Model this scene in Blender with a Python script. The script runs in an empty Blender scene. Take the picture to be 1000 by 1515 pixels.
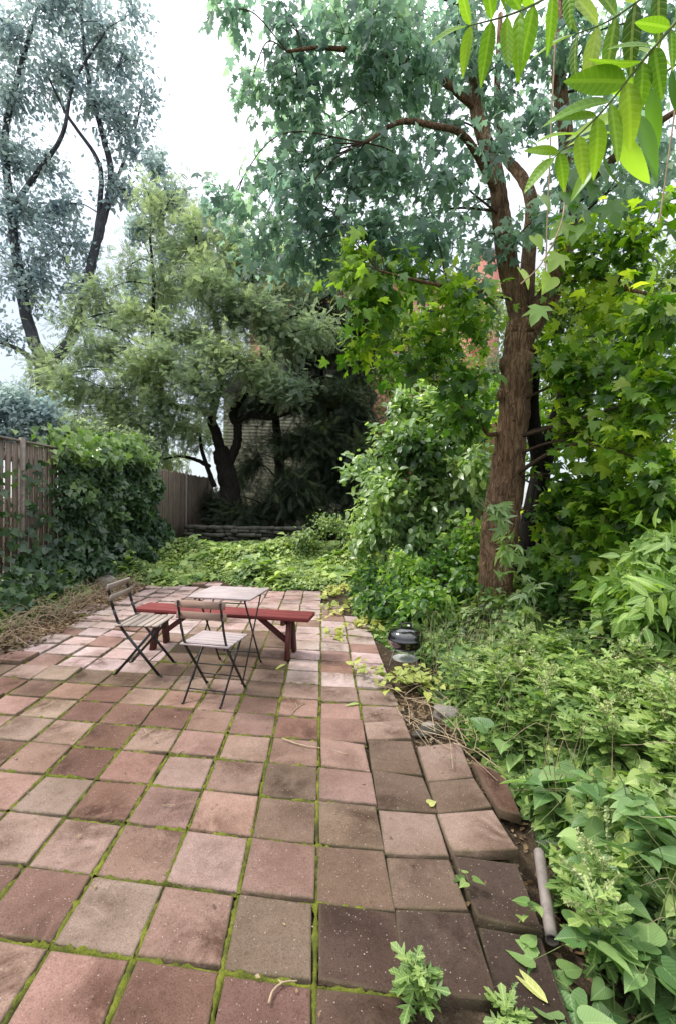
import bpy, math, random
import numpy as np
from mathutils import Matrix, Vector, Euler

scene = bpy.context.scene
COL = scene.collection
PI = math.pi
rng = np.random.default_rng(11)
random.seed(5)
up3 = np.array([0., 0., 1.])

# ------------------------------------------------------------------ camera
EYE = 1.55
FOC = 690.0
PITCH, ROLL = 0.0208, 0.0175
RM = np.array((Euler((PI/2 - PITCH, 0, 0)).to_matrix() @ Matrix.Rotation(ROLL, 3, 'Z')))
cam_d = bpy.data.cameras.new('camera')
cam = bpy.data.objects.new('camera', cam_d)
COL.objects.link(cam)
cam.matrix_world = Matrix.Translation((0, 0, EYE)) @ Matrix(RM.tolist()).to_4x4()
cam_d.sensor_fit = 'HORIZONTAL'
cam_d.sensor_width = 36
cam_d.lens = 36*FOC/1000
cam_d.clip_start = 0.05
cam_d.clip_end = 2000
scene.camera = cam
scene.render.resolution_x, scene.render.resolution_y = 675, 1024


def ray(px, py):
    return RM @ np.array([(px-500)/FOC, (757.5-py)/FOC, -1.0])


def P(px, py, d):
    r = ray(px, py)
    return np.array([0, 0, EYE]) + r*(d/r[1])


def G(px, py, z=0.0):
    r = ray(px, py)
    return np.array([0, 0, EYE]) + r*((z-EYE)/r[2])


# ------------------------------------------------------------------ render settings
scene.render.engine = 'CYCLES'
cy = scene.cycles
cy.max_bounces = 8
cy.diffuse_bounces = 4
cy.glossy_bounces = 2
cy.transmission_bounces = 4
cy.transparent_max_bounces = 4
cy.caustics_reflective = False
cy.caustics_refractive = False
cy.use_denoising = True
cy.sample_clamp_indirect = 6
scene.view_settings.view_transform = 'Standard'
scene.view_settings.look = 'None'
scene.view_settings.exposure = 0

# ------------------------------------------------------------------ node helpers


class NT:
    def __init__(s, tree):
        s.t = tree
        tree.nodes.clear()

    def n(s, typ, **kw):
        nd = s.t.nodes.new(typ)
        for k, v in kw.items():
            if k.startswith('i_'):
                key = k[2:]
                key = int(key) if key.isdigit() else key.replace('_', ' ')
                nd.inputs[key].default_value = v
            else:
                setattr(nd, k, v)
        return nd

    def l(s, a, b):
        s.t.links.new(a, b)

    def mix(s, fac, a, b, blend='MIX'):
        nd = s.n('ShaderNodeMix', data_type='RGBA', blend_type=blend)
        for sock, v in ((nd.inputs[0], fac), (nd.inputs[6], a), (nd.inputs[7], b)):
            if hasattr(v, 'is_output'):
                s.l(v, sock)
            elif isinstance(v, (tuple, list)):
                sock.default_value = (*v[:3], 1)
            else:
                sock.default_value = v
        return nd.outputs[2]

    def ramp(s, fac, stops):
        nd = s.n('ShaderNodeValToRGB')
        e = nd.color_ramp.elements
        while len(e) < len(stops):
            e.new(0.5)
        for el, (p, c) in zip(e, stops):
            el.position = p
            el.color = (*c, 1) if not isinstance(c, (int, float)) else (c, c, c, 1)
        s.l(fac, nd.inputs[0])
        return nd.outputs[0]

    def noise(s, scale, detail=3, rough=.6, vec=None, dist=0):
        nd = s.n('ShaderNodeTexNoise', i_Scale=scale, i_Detail=detail, i_Roughness=rough, i_Distortion=dist)
        if vec is not None:
            s.l(vec, nd.inputs['Vector'])
        return nd.outputs['Fac']

    def math(s, op, a, b=0.0):
        nd = s.n('ShaderNodeMath', operation=op)
        for sock, v in ((nd.inputs[0], a), (nd.inputs[1], b)):
            if hasattr(v, 'is_output'):
                s.l(v, sock)
            else:
                sock.default_value = v
        return nd.outputs[0]

    def obj(s):
        return s.n('ShaderNodeTexCoord').outputs['Object']

    def scaled(s, vec, sc):
        nd = s.n('ShaderNodeMapping')
        nd.inputs['Scale'].default_value = sc
        s.l(vec, nd.inputs['Vector'])
        return nd.outputs[0]

    def bump(s, h, strength=.3, dist=.01):
        nd = s.n('ShaderNodeBump', i_Strength=strength, i_Distance=dist)
        s.l(h, nd.inputs['Height'])
        return nd.outputs[0]

    def surf(s, color, rough=.7, spec=.3, normal=None, metal=0.0, coat=0.0):
        p = s.n('ShaderNodeBsdfPrincipled')
        for sock, v in ((p.inputs['Base Color'], color), (p.inputs['Roughness'], rough)):
            if hasattr(v, 'is_output'):
                s.l(v, sock)
            elif isinstance(v, (tuple, list)):
                sock.default_value = (*v[:3], 1)
            else:
                sock.default_value = v
        p.inputs['Specular IOR Level'].default_value = spec
        p.inputs['Metallic'].default_value = metal
        p.inputs['Coat Weight'].default_value = coat
        if normal is not None:
            s.l(normal, p.inputs['Normal'])
        return p.outputs[0]

    def out(s, sh):
        o = s.n('ShaderNodeOutputMaterial')
        s.l(sh, o.inputs[0])


def new_mat(name):
    m = bpy.data.materials.new(name)
    m.use_nodes = True
    return m, NT(m.node_tree)


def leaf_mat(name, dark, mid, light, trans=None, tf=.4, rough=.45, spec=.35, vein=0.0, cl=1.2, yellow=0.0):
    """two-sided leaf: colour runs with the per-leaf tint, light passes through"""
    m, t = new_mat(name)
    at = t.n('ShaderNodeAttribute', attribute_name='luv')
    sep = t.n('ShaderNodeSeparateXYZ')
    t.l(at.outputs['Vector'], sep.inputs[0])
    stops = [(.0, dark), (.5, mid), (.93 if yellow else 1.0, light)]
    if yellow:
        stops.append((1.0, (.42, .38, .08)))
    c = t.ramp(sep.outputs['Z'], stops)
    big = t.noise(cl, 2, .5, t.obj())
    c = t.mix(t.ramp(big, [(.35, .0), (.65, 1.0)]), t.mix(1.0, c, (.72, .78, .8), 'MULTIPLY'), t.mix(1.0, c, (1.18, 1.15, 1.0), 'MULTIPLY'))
    nrm = None
    if vein:
        ax = t.math('ABSOLUTE', sep.outputs['X'])
        rib = t.math('LESS_THAN', ax, .022)
        # side veins: stripes slanting to the tip
        w = t.math('SUBTRACT', sep.outputs['Y'], t.math('MULTIPLY', ax, .8))
        st = t.math('PINGPONG', t.math('MULTIPLY', w, 1.0), .055)
        sv = t.math('LESS_THAN', st, .008)
        v = t.math('MAXIMUM', rib, t.math('MULTIPLY', sv, .6))
        c = t.mix(t.math('MULTIPLY', v, vein), c, tuple(min(1, x*1.9+.03) for x in light))
        nrm = t.bump(t.math('MULTIPLY', t.math('POWER', t.math('MULTIPLY', st, 18), .5), 1.0), .35, .004)
    p = t.surf(c, rough, spec, nrm)
    tr = t.n('ShaderNodeBsdfTranslucent')
    tc = t.mix(1.0, c, trans or (1.5, 1.6, .7), 'MULTIPLY')
    t.l(tc, tr.inputs['Color'])
    mx = t.n('ShaderNodeMixShader')
    mx.inputs[0].default_value = tf
    t.l(p, mx.inputs[1])
    t.l(tr.outputs[0], mx.inputs[2])
    t.out(mx.outputs[0])
    return m


def bark_mat(name, c1, c2, c3, sc=6):
    m, t = new_mat(name)
    o = t.obj()
    v = t.scaled(o, (1, 1, .22))
    n1 = t.noise(sc*3, 6, .7, v, .6)
    n2 = t.noise(sc*.4, 3, .6, o)
    n3 = t.noise(sc*11, 4, .7, v)
    plates = t.n('ShaderNodeTexVoronoi', feature='DISTANCE_TO_EDGE', i_Scale=sc*2.2)
    wv = t.n('ShaderNodeVectorMath', operation='ADD')
    cn = t.n('ShaderNodeTexNoise', i_Scale=sc*1.5)
    t.l(v, cn.inputs['Vector'])
    mm = t.n('ShaderNodeVectorMath', operation='SCALE', i_Scale=.16)
    t.l(cn.outputs['Color'], mm.inputs[0])
    t.l(v, wv.inputs[0])
    t.l(mm.outputs[0], wv.inputs[1])
    t.l(wv.outputs[0], plates.inputs['Vector'])
    crack = t.ramp(plates.outputs['Distance'], [(0.0, 0.0), (.13, 1.0)])
    c = t.ramp(n1, [(.3, c1), (.52, c2), (.75, c3)])
    c = t.mix(crack, t.mix(1.0, c, (.72, .7, .68), 'MULTIPLY'), c)
    c = t.mix(t.ramp(n2, [(.4, 0.0), (.7, .65)]), c, tuple(x*.5 for x in c1))
    h = t.math('ADD', t.math('ADD', n1, t.math('MULTIPLY', n3, .5)), t.math('MULTIPLY', crack, .6))
    t.out(t.surf(c, .9, .15, t.bump(h, .9, .03)))
    return m


def plain(name, col, rough=.6, spec=.3, var=.25, sc=8, metal=0.0, bump=.15, coat=0.0):
    m, t = new_mat(name)
    o = t.obj()
    n1 = t.noise(sc, 5, .65, o)
    c = t.mix(t.ramp(n1, [(.3, 0.0), (.7, 1.0)]), tuple(x*(1-var) for x in col), tuple(min(1, x*(1+var*.6)) for x in col))
    t.out(t.surf(c, rough, spec, t.bump(t.noise(sc*6, 4, .6, o), bump, .004), metal, coat))
    return m


def wood(name, col, axis=0, var=.35, sc=14, rough=.75):
    m, t = new_mat(name)
    o = t.obj()
    s = [1, 1, 1]
    s[axis] = .07
    v = t.scaled(o, s)
    n1 = t.noise(sc*3, 5, .7, v, .3)
    n2 = t.noise(sc*.25, 3, .6, o)
    c = t.ramp(n1, [(.3, tuple(x*(1-var) for x in col)), (.55, col), (.8, tuple(min(1, x*(1+var*.5)) for x in col))])
    c = t.mix(t.ramp(n2, [(.42, 0.0), (.72, .6)]), c, tuple(x*.55 for x in col))
    t.out(t.surf(c, rough, .2, t.bump(n1, .35, .006)))
    return m


# ------------------------------------------------------------------ mesh builder


class MB:
    """collects pieces as numpy arrays and links them as one mesh object"""

    def __init__(s):
        s.v, s.a, s.q, s.t, s.n = [], [], [], [], 0
        s.c = []

    def add(s, v, quads=None, tris=None, luv=None, col=None):
        v = np.asarray(v, float).reshape(-1, 3)
        s.v.append(v)
        s.a.append(np.zeros_like(v) if luv is None else np.asarray(luv, float).reshape(-1, 3))
        s.c.append(np.zeros_like(v) if col is None else np.broadcast_to(np.asarray(col, float), v.shape))
        if quads is not None and len(quads):
            s.q.append(np.asarray(quads, np.int64).reshape(-1, 4)+s.n)
        if tris is not None and len(tris):
            s.t.append(np.asarray(tris, np.int64).reshape(-1, 3)+s.n)
        s.n += len(v)
        return s

    def box(s, c, size, rot=None, bev=0.0):
        x, y, z = np.array(size)/2.0
        if bev <= 0:
            v = np.array([[sx*x, sy*y, sz*z] for sz in (-1, 1) for sx, sy in ((-1, -1), (1, -1), (1, 1), (-1, 1))])
            q = [[0, 3, 2, 1], [4, 5, 6, 7], [0, 1, 5, 4], [1, 2, 6, 5], [2, 3, 7, 6], [3, 0, 4, 7]]
        else:
            b = min(bev, x*.9, y*.9, z*.9)
            rings = []
            for zz, ins in ((-z, b), (-z+b, 0), (z-b, 0), (z, b)):
                rings += [[sx*(x-ins), sy*(y-ins), zz] for sx, sy in ((-1, -1), (1, -1), (1, 1), (-1, 1))]
            v = np.array(rings)
            q = [[3, 2, 1, 0], [12, 13, 14, 15]]
            for r in range(3):
                for k in range(4):
                    q.append([r*4+k, r*4+(k+1) % 4, r*4+4+(k+1) % 4, r*4+4+k])
        if rot is not None:
            v = v @ np.array(rot).T
        return s.add(v+np.array(c, float), q)

    def bar(s, a, b, w, h, upv=(0, 0, 1), bev=0.0):
        a, b = np.array(a, float), np.array(b, float)
        d = b-a
        L = np.linalg.norm(d)
        d /= L
        x = np.cross(d, np.array(upv, float))
        if np.linalg.norm(x) < 1e-4:
            x = np.cross(d, np.array([0, 1., 0]))
        x /= np.linalg.norm(x)
        z = np.cross(x, d)
        return s.box((a+b)/2, (w, L, h), np.stack([x, d, z], 1), bev)

    def tube(s, pts, rad, sides=8, cap=True, lump=0.0, seed=0, flat=None):
        pts = np.asarray(pts, float)
        n = len(pts)
        rad = np.broadcast_to(np.asarray(rad, float), (n,))
        tg = np.gradient(pts, axis=0)
        tg /= np.linalg.norm(tg, axis=1)[:, None]+1e-12
        ref = np.array([0, 0, 1.]) if abs(tg[0][2]) < .8 else np.array([1., 0, 0])
        x = np.cross(ref, tg[0])
        x /= np.linalg.norm(x)
        ang = np.arange(sides)*2*PI/sides
        V = np.zeros((n, sides, 3))
        rg = np.random.default_rng(seed)
        ph = rg.uniform(0, 6.28, 8)
        for i in range(n):
            x = x-tg[i]*x.dot(tg[i])
            x /= np.linalg.norm(x)+1e-12
            y = np.cross(tg[i], x)
            r = np.full(sides, rad[i])
            if lump:
                r = r*(1+lump*(.5*np.sin(3*ang+ph[0]+i*.12)+.4*np.sin(5*ang+ph[1]-i*.17)+.5*np.sin(2*ang+ph[2]+i*.21)+.3*np.sin(i*.33+ph[3])+.12*rg.normal(size=sides)))
            V[i] = pts[i]+np.outer(np.cos(ang)*r, x)+np.outer(np.sin(ang)*r, y)
        k = np.arange(sides)
        q = np.concatenate([np.stack([i*sides+k, i*sides+(k+1) % sides, (i+1)*sides+(k+1) % sides, (i+1)*sides+k], 1) for i in range(n-1)])
        v = V.reshape(-1, 3)
        tr = None
        if cap:
            v = np.concatenate([v, [pts[0], pts[-1]]])
            tr = np.concatenate([np.stack([np.full(sides, n*sides), (k+1) % sides, k], 1), np.stack([np.full(sides, n*sides+1), (n-1)*sides+k, (n-1)*sides+(k+1) % sides], 1)])
        return s.add(v, q, tr)

    def lathe(s, prof, c=(0, 0, 0), sides=28):
        prof = np.array(prof, float)
        ang = np.arange(sides)*2*PI/sides
        v = np.stack([np.outer(prof[:, 0], np.cos(ang)), np.outer(prof[:, 0], np.sin(ang)), np.repeat(prof[:, 1][:, None], sides, 1)], 2).reshape(-1, 3)
        k = np.arange(sides)
        q = np.concatenate([np.stack([i*sides+k, i*sides+(k+1) % sides, (i+1)*sides+(k+1) % sides, (i+1)*sides+k], 1) for i in range(len(prof)-1)])
        return s.add(v+np.array(c), q)

    def build(s, name, mat, parent=None, origin=(0, 0, 0), smooth=False):
        v = np.concatenate(s.v)-np.array(origin, float)
        q = np.concatenate(s.q) if s.q else np.zeros((0, 4), np.int64)
        t = np.concatenate(s.t) if s.t else np.zeros((0, 3), np.int64)
        me = bpy.data.meshes.new(name)
        me.vertices.add(len(v))
        me.vertices.foreach_set('co', v.astype(np.float32).ravel())
        li = np.concatenate([q.ravel(), t.ravel()]).astype(np.int32)
        me.loops.add(len(li))
        me.loops.foreach_set('vertex_index', li)
        st = np.concatenate([np.arange(len(q))*4, len(q)*4+np.arange(len(t))*3]).astype(np.int32)
        me.polygons.add(len(st))
        me.polygons.foreach_set('loop_start', st)
        if smooth:
            me.polygons.foreach_set('use_smooth', np.ones(len(st), bool))
        a = np.concatenate(s.a)
        if np.any(a):
            at = me.attributes.new('luv', 'FLOAT_VECTOR', 'POINT')
            at.data.foreach_set('vector', a.astype(np.float32).ravel())
        c = np.concatenate(s.c)
        if np.any(c):
            at = me.attributes.new('tone', 'FLOAT_VECTOR', 'POINT')
            at.data.foreach_set('vector', c.astype(np.float32).ravel())
        me.update(calc_edges=True)
        me.materials.append(mat)
        o = bpy.data.objects.new(name, me)
        COL.objects.link(o)
        if parent is not None:
            o.parent = parent
        else:
            o.location = origin
        return o


def tag(o, label=None, cat=None, group=None, kind=None):
    for k, v in (('label', label), ('category', cat), ('group', group), ('kind', kind)):
        if v:
            o[k] = v
    return o


def thing(name, label, cat, loc=(0, 0, 0), rz=0.0, group=None):
    o = bpy.data.objects.new(name, None)
    COL.objects.link(o)
    o.location = loc
    o.rotation_euler = (0, 0, rz)
    o.empty_display_size = .1
    return tag(o, label, cat, group)


def dup(root, loc, rz, label):
    r = root.copy()
    COL.objects.link(r)
    r.location = loc
    r.rotation_euler = (0, 0, rz)
    r['label'] = label
    for ch in root.children:
        c = ch.copy()
        COL.objects.link(c)
        c.parent = r
        for g in ch.children:
            d = g.copy()
            COL.objects.link(d)
            d.parent = c
    return r


def smoothstep(a, b, x):
    t = np.clip((x-a)/(b-a), 0, 1)
    return t*t*(3-2*t)


def crom(pts, n=6):
    """smooth curve through the points"""
    p = np.asarray(pts, float)
    p = np.concatenate([[2*p[0]-p[1]], p, [2*p[-1]-p[-2]]])
    o = []
    for i in range(1, len(p)-2):
        for k in range(n):
            t = k/n
            o.append(.5*((2*p[i])+(-p[i-1]+p[i+1])*t+(2*p[i-1]-5*p[i]+4*p[i+1]-p[i+2])*t*t+(-p[i-1]+3*p[i]-3*p[i+1]+p[i+2])*t**3))
    o.append(p[-2])
    return np.array(o)


# ------------------------------------------------------------------ leaf templates  (x across, y to the tip, z up)


def fan(outline, centre):
    v = np.array([centre]+list(outline), float)
    n = len(outline)
    t = [[0, 1+k, 1+(k+1) % n] for k in range(n)]
    return v, np.array(t)


def mirror(right):
    """right side outline from base to tip, first and last on the midrib"""
    return list(right)+[(-x, y, z) for x, y, z in reversed(right[1:-1])]


T_OVAL = fan(mirror([(0, 0, 0), (.27, .3, .07), (.25, .6, .05), (0, 1, -.12)]), (0, .45, 0))
T_SMALL = (np.array([(0, 0, 0), (.3, .45, .06), (0, 1, -.06), (-.3, .45, .06)], float), np.array([[0, 1, 2], [0, 2, 3]]))
T_LANCE = fan(mirror([(0, 0, 0), (.13, .35, .04), (0, 1, -.16)]), (0, .4, -.01))
T_POINT = fan(mirror([(0, 0, 0), (.17, .22, .05), (.2, .45, .05), (.1, .78, 0), (0, 1.05, -.14)]), (0, .45, -.01))
T_HEART = fan(mirror([(0, 0, 0), (.12, -.1, .02), (.28, -.14, .04), (.41, -.05, .06), (.47, .1, .07), (.44, .29, .07), (.35, .48, .05), (.23, .67, .02), (.1, .86, -.04), (0, 1.03, -.12)]), (0, .33, -.02))
T_IVY = fan(mirror([(0, 0, 0), (.28, -.12, .03), (.54, .16, .02), (.3, .42, .05), (0, 1, -.1)]), (0, .3, -.01))
T_MAPLE = fan(mirror([(0, 0, 0), (.28, -.08, -.03), (.52, .04, -.1), (.31, .25, .03), (.56, .58, -.12), (.24, .5, .03), (.2, .72, 0), (0, 1.0, -.12)]), (0, .28, 0))
T_SLIMMAPLE = fan(mirror([(0, 0, 0), (.2, .02, -.02), (.5, .12, -.14), (.16, .26, .03), (.52, .66, -.16), (.12, .46, .03), (.13, .7, 0), (0, 1.15, -.2)]), (0, .25, 0))
T_MUG = fan(mirror([(0, 0, 0), (.05, .2, .01), (.3, .38, .06), (.1, .42, .02), (.33, .66, .05), (.1, .62, .01), (.16, .86, -.02), (0, 1, -.08)]), (0, .45, 0))


def _spray():
    v, t = [], []
    for k in range(10):
        y = .08+k*.09
        L = .26*(1-abs(k-4)/9)
        for sx in (-1, 1):
            b = len(v)
            v += [(0, y, 0), (0, y+.045, 0), (sx*L, y+.14, -.06-.05*abs(sx*L))]
            t.append([b, b+1, b+2])
    b = len(v)
    v += [(-.012, 0, 0), (.012, 0, 0), (0, 1, -.12)]
    t.append([b, b+1, b+2])
    return np.array(v, float), np.array(t)


T_SPRAY = _spray()


def _pinn():
    v, t = [], []
    for k in range(6):
        y = .08+k*.155
        L = .27*(1-.1*abs(k-2.5))
        for sx in (-1, 1):
            b = len(v)
            v += [(0, y, 0), (sx*L*.5, y-.015, .02), (sx*L, y+.10, -.05), (sx*L*.45, y+.115, .0)]
            t += [[b, b+1, b+2], [b, b+2, b+3]]
    b = len(v)
    v += [(-.012, 0, 0), (.012, 0, 0), (0, 1.05, -.1)]
    t.append([b, b+1, b+2])
    return np.array(v, float), np.array(t)


T_PINN = _pinn()


def lens(nseg=9, w=.17, droop=.18, tip=1.0):
    """finely divided leaflet with a folded midrib, for leaves close to the camera"""
    rows = []
    for k in range(nseg+1):
        y = k/nseg
        ww = w*(math.sin(PI*min(1, y**.75))**.8)*(1 if y < 1 else 0)+.002
        z = -droop*y*y
        rows.append([(-ww, y, z+.28*ww), (-ww*.5, y, z+.2*ww), (0, y, z), (ww*.5, y, z+.2*ww), (ww, y, z+.28*ww)])
    v = np.array(rows).reshape(-1, 3)
    q = [[r*5+k, r*5+k+1, r*5+5+k+1, r*5+5+k] for r in range(nseg) for k in range(4)]
    t = [[a, b, c] for a, b, c, d in q]+[[a, c, d] for a, b, c, d in q]
    return v, np.array(t)


T_LEAFLET = lens()


def fine(tmpl_right, centre_line, n=3):
    return None


def unit(a):
    return a/(np.linalg.norm(a, axis=-1, keepdims=True)+1e-9)


def leaves(mb, tmpl, pos, tdir, nrm, size, tint, wide=1.0):
    """adds one leaf of the template per position"""
    V, T = tmpl
    pos = np.asarray(pos, float)
    N = len(pos)
    if N == 0:
        return
    y = unit(np.asarray(tdir, float))
    x = unit(np.cross(y, np.asarray(nrm, float)))
    z = np.cross(x, y)
    size = np.broadcast_to(np.asarray(size, float), (N,))
    wd = np.broadcast_to(np.asarray(wide, float), (N,))
    L = V[None, :, :]*size[:, None, None]
    W = pos[:, None, :]+(L[:, :, 0:1]*wd[:, None, None])*x[:, None, :]+L[:, :, 1:2]*y[:, None, :]+L[:, :, 2:3]*z[:, None, :]
    n = len(V)
    F = (T[None]+np.arange(N)[:, None, None]*n).reshape(-1, 3)
    luv = np.zeros((N, n, 3))
    luv[:, :, 0] = V[None, :, 0]
    luv[:, :, 1] = V[None, :, 1]
    luv[:, :, 2] = np.clip(np.broadcast_to(np.asarray(tint, float), (N,)), 0.01, 1)[:, None]
    mb.add(W.reshape(-1, 3), None, F, luv.reshape(-1, 3))


def rball(r, n, p=.45):
    """points in the unit ball, denser toward the shell"""
    d = unit(r.normal(size=(n, 3)))
    return d*(r.uniform(0, 1, (n, 1))**p)


def grow(r, limbs, clumps, lf, twig_r=.004, lump=.05, sides=10, wig=.012):
    """limbs: (points, r0, r1); clumps: (centre, radii, shoots).  returns wood, twigs and leaf builders"""
    wd, tw, lb = MB(), MB(), MB()
    nodes, nrad = [], []
    for k, (pts, r0, r1) in enumerate(limbs):
        c = crom(pts, 9)
        c[1:-1] += r.normal(size=(len(c)-2, 3))*wig*np.linspace(r0, r1, len(c))[1:-1, None]/.1*.5
        rr = np.linspace(1, 0, len(c))**.9*(r0-r1)+r1
        if k == 0:
            rr = rr*(1+.45*np.exp(-np.arange(len(c))/3.0))
        wd.tube(c, rr, sides if r0 > .06 else 7, True, lump, k)
        nodes.append(c)
        nrad.append(rr)
    nodes, nrad = np.concatenate(nodes), np.concatenate(nrad)
    for (c, rad, ns) in clumps:
        c, rad = np.array(c, float), np.array(rad, float)
        dd = np.linalg.norm(nodes-c, axis=1)+np.maximum(0, nodes[:, 2]-c[2])*.9
        k = int(np.argmin(dd))
        a = nodes[k]
        L = np.linalg.norm(c-a)
        end = c+np.array([0, 0, rad[2]*.15])
        mid = (a+end)/2+np.array([0, 0, .12*L])+r.normal(size=3)*.06*L
        br = crom([a, mid, end], 6)
        r0 = min(nrad[k]*.55, .006+.011*L)
        tw.tube(br, np.linspace(r0, max(.004, twig_r*1.3), len(br)), 6, False)
        # second order branches
        subs = [br[5:]]
        for q in range(max(1, ns//12)):
            s0 = br[r.integers(5, len(br))]
            e0 = c+rball(r, 1, .6)[0]*rad*.75
            m0 = (s0+e0)/2+r.normal(size=3)*.12*np.linalg.norm(e0-s0)
            sb = crom([s0, m0, e0], 4)
            tw.tube(sb, np.linspace(max(twig_r*1.6, r0*.45), twig_r, len(sb)), 4, False)
            subs.append(sb[2:])
        cand = np.concatenate(subs)
        E = c+rball(r, ns)*rad
        # start each shoot at the nearest branch point
        D = np.linalg.norm(E[:, None]-cand[None], axis=2)
        S = cand[np.argmin(D+r.uniform(0, .3, D.shape)*rad.mean(), axis=1)]
        for s0, e0 in zip(S, E):
            m0 = (s0+e0)/2+np.array([0, 0, .1])*np.linalg.norm(e0-s0)
            tw.tube(np.array([s0, m0, e0]), [twig_r, twig_r*.8, twig_r*.4], 3, False)
        nl = lf['n']
        t = r.uniform(lf.get('t0', .35), 1.06, (ns, nl))
        M = (S+E)/2+np.array([0, 0, .1])*np.linalg.norm(E-S, axis=1)[:, None]
        tt = t[..., None]
        pos = (S[:, None]*(1-tt)**2+2*M[:, None]*tt*(1-tt)+E[:, None]*tt**2)
        sp = lf.get('spread', .08)
        pos = pos+r.normal(size=pos.shape)*sp
        dr = unit(E-S)[:, None]+r.normal(size=pos.shape)*lf.get('side', .8)+np.array([0, 0, -lf.get('droop', .5)])
        nm = up3+r.normal(size=pos.shape)*lf.get('tilt', .45)+np.array(lf.get('face', (0, -.25, 0)))
        sz = lf['size']*r.uniform(.6, 1.2, (ns, nl))
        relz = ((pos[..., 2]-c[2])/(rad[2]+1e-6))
        tint = np.clip(lf.get('tint', .45)+.14*relz+r.normal(size=(ns, nl))*lf.get('tv', .22)+r.normal()*lf.get('tv', .22)*.7, .02, .92)  # clump tops tinted lighter: shading by height put into the leaf colour
        if lf.get('yellow'):
            tint = np.where(r.uniform(size=tint.shape) < lf['yellow'], .99, tint)
        leaves(lb, lf['t'], pos.reshape(-1, 3), dr.reshape(-1, 3), nm.reshape(-1, 3), sz.ravel(), tint.ravel())
    return wd, tw, lb


def cl(px, py, d, rx, ry, rd=None, n=40):
    """clump centred where that pixel's ray meets depth d; radii given in pixels at that depth"""
    k = d/FOC
    return (P(px, py, d), (rx*k, rd if rd else (rx+ry)*.5*k, ry*k), n)


def plant(name, label, cat, base, r, limbs, clumps, lf, bark, lmat, twig_mat=None, group=None, trunk_name='trunk', crown_name='crown', **kw):
    root = thing(name, label, cat, base, 0, group)
    wd, tw, lb = grow(r, limbs, clumps, lf, **kw)
    wd.build(trunk_name, bark, root, base, True)
    tw.build('branches', twig_mat or bark, root, base, True)
    lb.build(crown_name, lmat, root, base, False)
    return root


# ------------------------------------------------------------------ terrain
def gz(x, y):
    x, y = np.asarray(x, float), np.asarray(y, float)
    z = np.full(np.broadcast(x, y).shape, -.035)
    z = z+.38*smoothstep(8.3, 12.2, y)
    z = z+.10*smoothstep(3.2, 4.4, -x)*(1-smoothstep(8.3, 12, y))
    z = z+.20*smoothstep(1.0, 2.6, x)*(1-smoothstep(9, 12, y))
    # hollow beside the broken edge of the paving
    z = z-.13*np.exp(-((x-.93)/.2)**2)*smoothstep(.4, 1.2, y)*(1-smoothstep(1.9, 2.7, y))
    z = z+.02*np.sin(x*2.1+y*.7)*np.cos(y*1.7-x)*smoothstep(0.9, 1.8, np.abs(x+1.6)-1.2)
    return z


# ------------------------------------------------------------------ materials
M = {}
m, t = new_mat('soil')
o = t.obj()
n1 = t.noise(5, 6, .7, o)
n2 = t.noise(40, 5, .7, o)
c = t.ramp(n1, [(.3, (.035, .024, .016)), (.55, (.075, .052, .034)), (.75, (.12, .09, .06))])
c = t.mix(t.ramp(n2, [(.5, 0.0), (.75, .7)]), c, (.17, .13, .09))
t.out(t.surf(c, .95, .1, t.bump(t.math('ADD', n1, n2), .8, .04)))
M['soil'] = m

m, t = new_mat('moss')
o = t.obj()
n1 = t.noise(9, 4, .6, o)
n2 = t.noise(160, 4, .7, o)
c = t.ramp(n1, [(.3, (.05, .045, .022)), (.46, (.14, .155, .028)), (.68, (.25, .265, .038))])
c = t.mix(t.ramp(n2, [(.4, 0.0), (.7, .6)]), c, (.05, .07, .012))
t.out(t.surf(c, .95, .1, t.bump(n2, .9, .012)))
M['moss'] = m

m, t = new_mat('paver_concrete')
o = t.obj()
at = t.n('ShaderNodeAttribute', attribute_name='tone')
lv = t.n('ShaderNodeAttribute', attribute_name='luv')
sp = t.n('ShaderNodeSeparateXYZ')
t.l(lv.outputs['Vector'], sp.inputs[0])
off = t.n('ShaderNodeCombineXYZ')
t.l(t.math('MULTIPLY', sp.outputs['Z'], 53.0), off.inputs[0])
t.l(t.math('MULTIPLY', sp.outputs['Z'], 31.0), off.inputs[2])
vv = t.n('ShaderNodeVectorMath', operation='ADD')
t.l(o, vv.inputs[0])
t.l(off.outputs[0], vv.inputs[1])
v = vv.outputs[0]
stain = t.noise(5.2, 7, .7, v, .8)
mid = t.noise(17, 5, .7, v)
grit = t.noise(170, 3, .7, v)
vor = t.n('ShaderNodeTexVoronoi', i_Scale=120.0)
t.l(o, vor.inputs['Vector'])
# inside mask: stains gather toward the middle of a slab, the rims stay paler
r1 = t.math('FRACT', t.math('MULTIPLY', sp.outputs['Z'], 37.3))
r2 = t.math('FRACT', t.math('MULTIPLY', sp.outputs['Z'], 91.7))
r3 = t.math('FRACT', t.math('MULTIPLY', sp.outputs['Z'], 153.1))
ex = t.math('MAXIMUM', t.math('ABSOLUTE', sp.outputs['X']), t.math('ABSOLUTE', sp.outputs['Y']))
dx_ = t.math('SUBTRACT', sp.outputs['X'], t.math('SUBTRACT', r1, .5))
dy_ = t.math('SUBTRACT', sp.outputs['Y'], t.math('SUBTRACT', r2, .5))
rad_ = t.math('SQRT', t.math('ADD', t.math('MULTIPLY', dx_, dx_), t.math('MULTIPLY', dy_, dy_)))
inside = t.math('MULTIPLY', t.ramp(rad_, [(.1, 1.0), (.75, .15)]), t.math('ADD', t.math('MULTIPLY', r3, 1.1), .35))
dark = t.math('MULTIPLY', t.ramp(stain, [(.36, 0.0), (.58, 1.0)]), inside)
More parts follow.
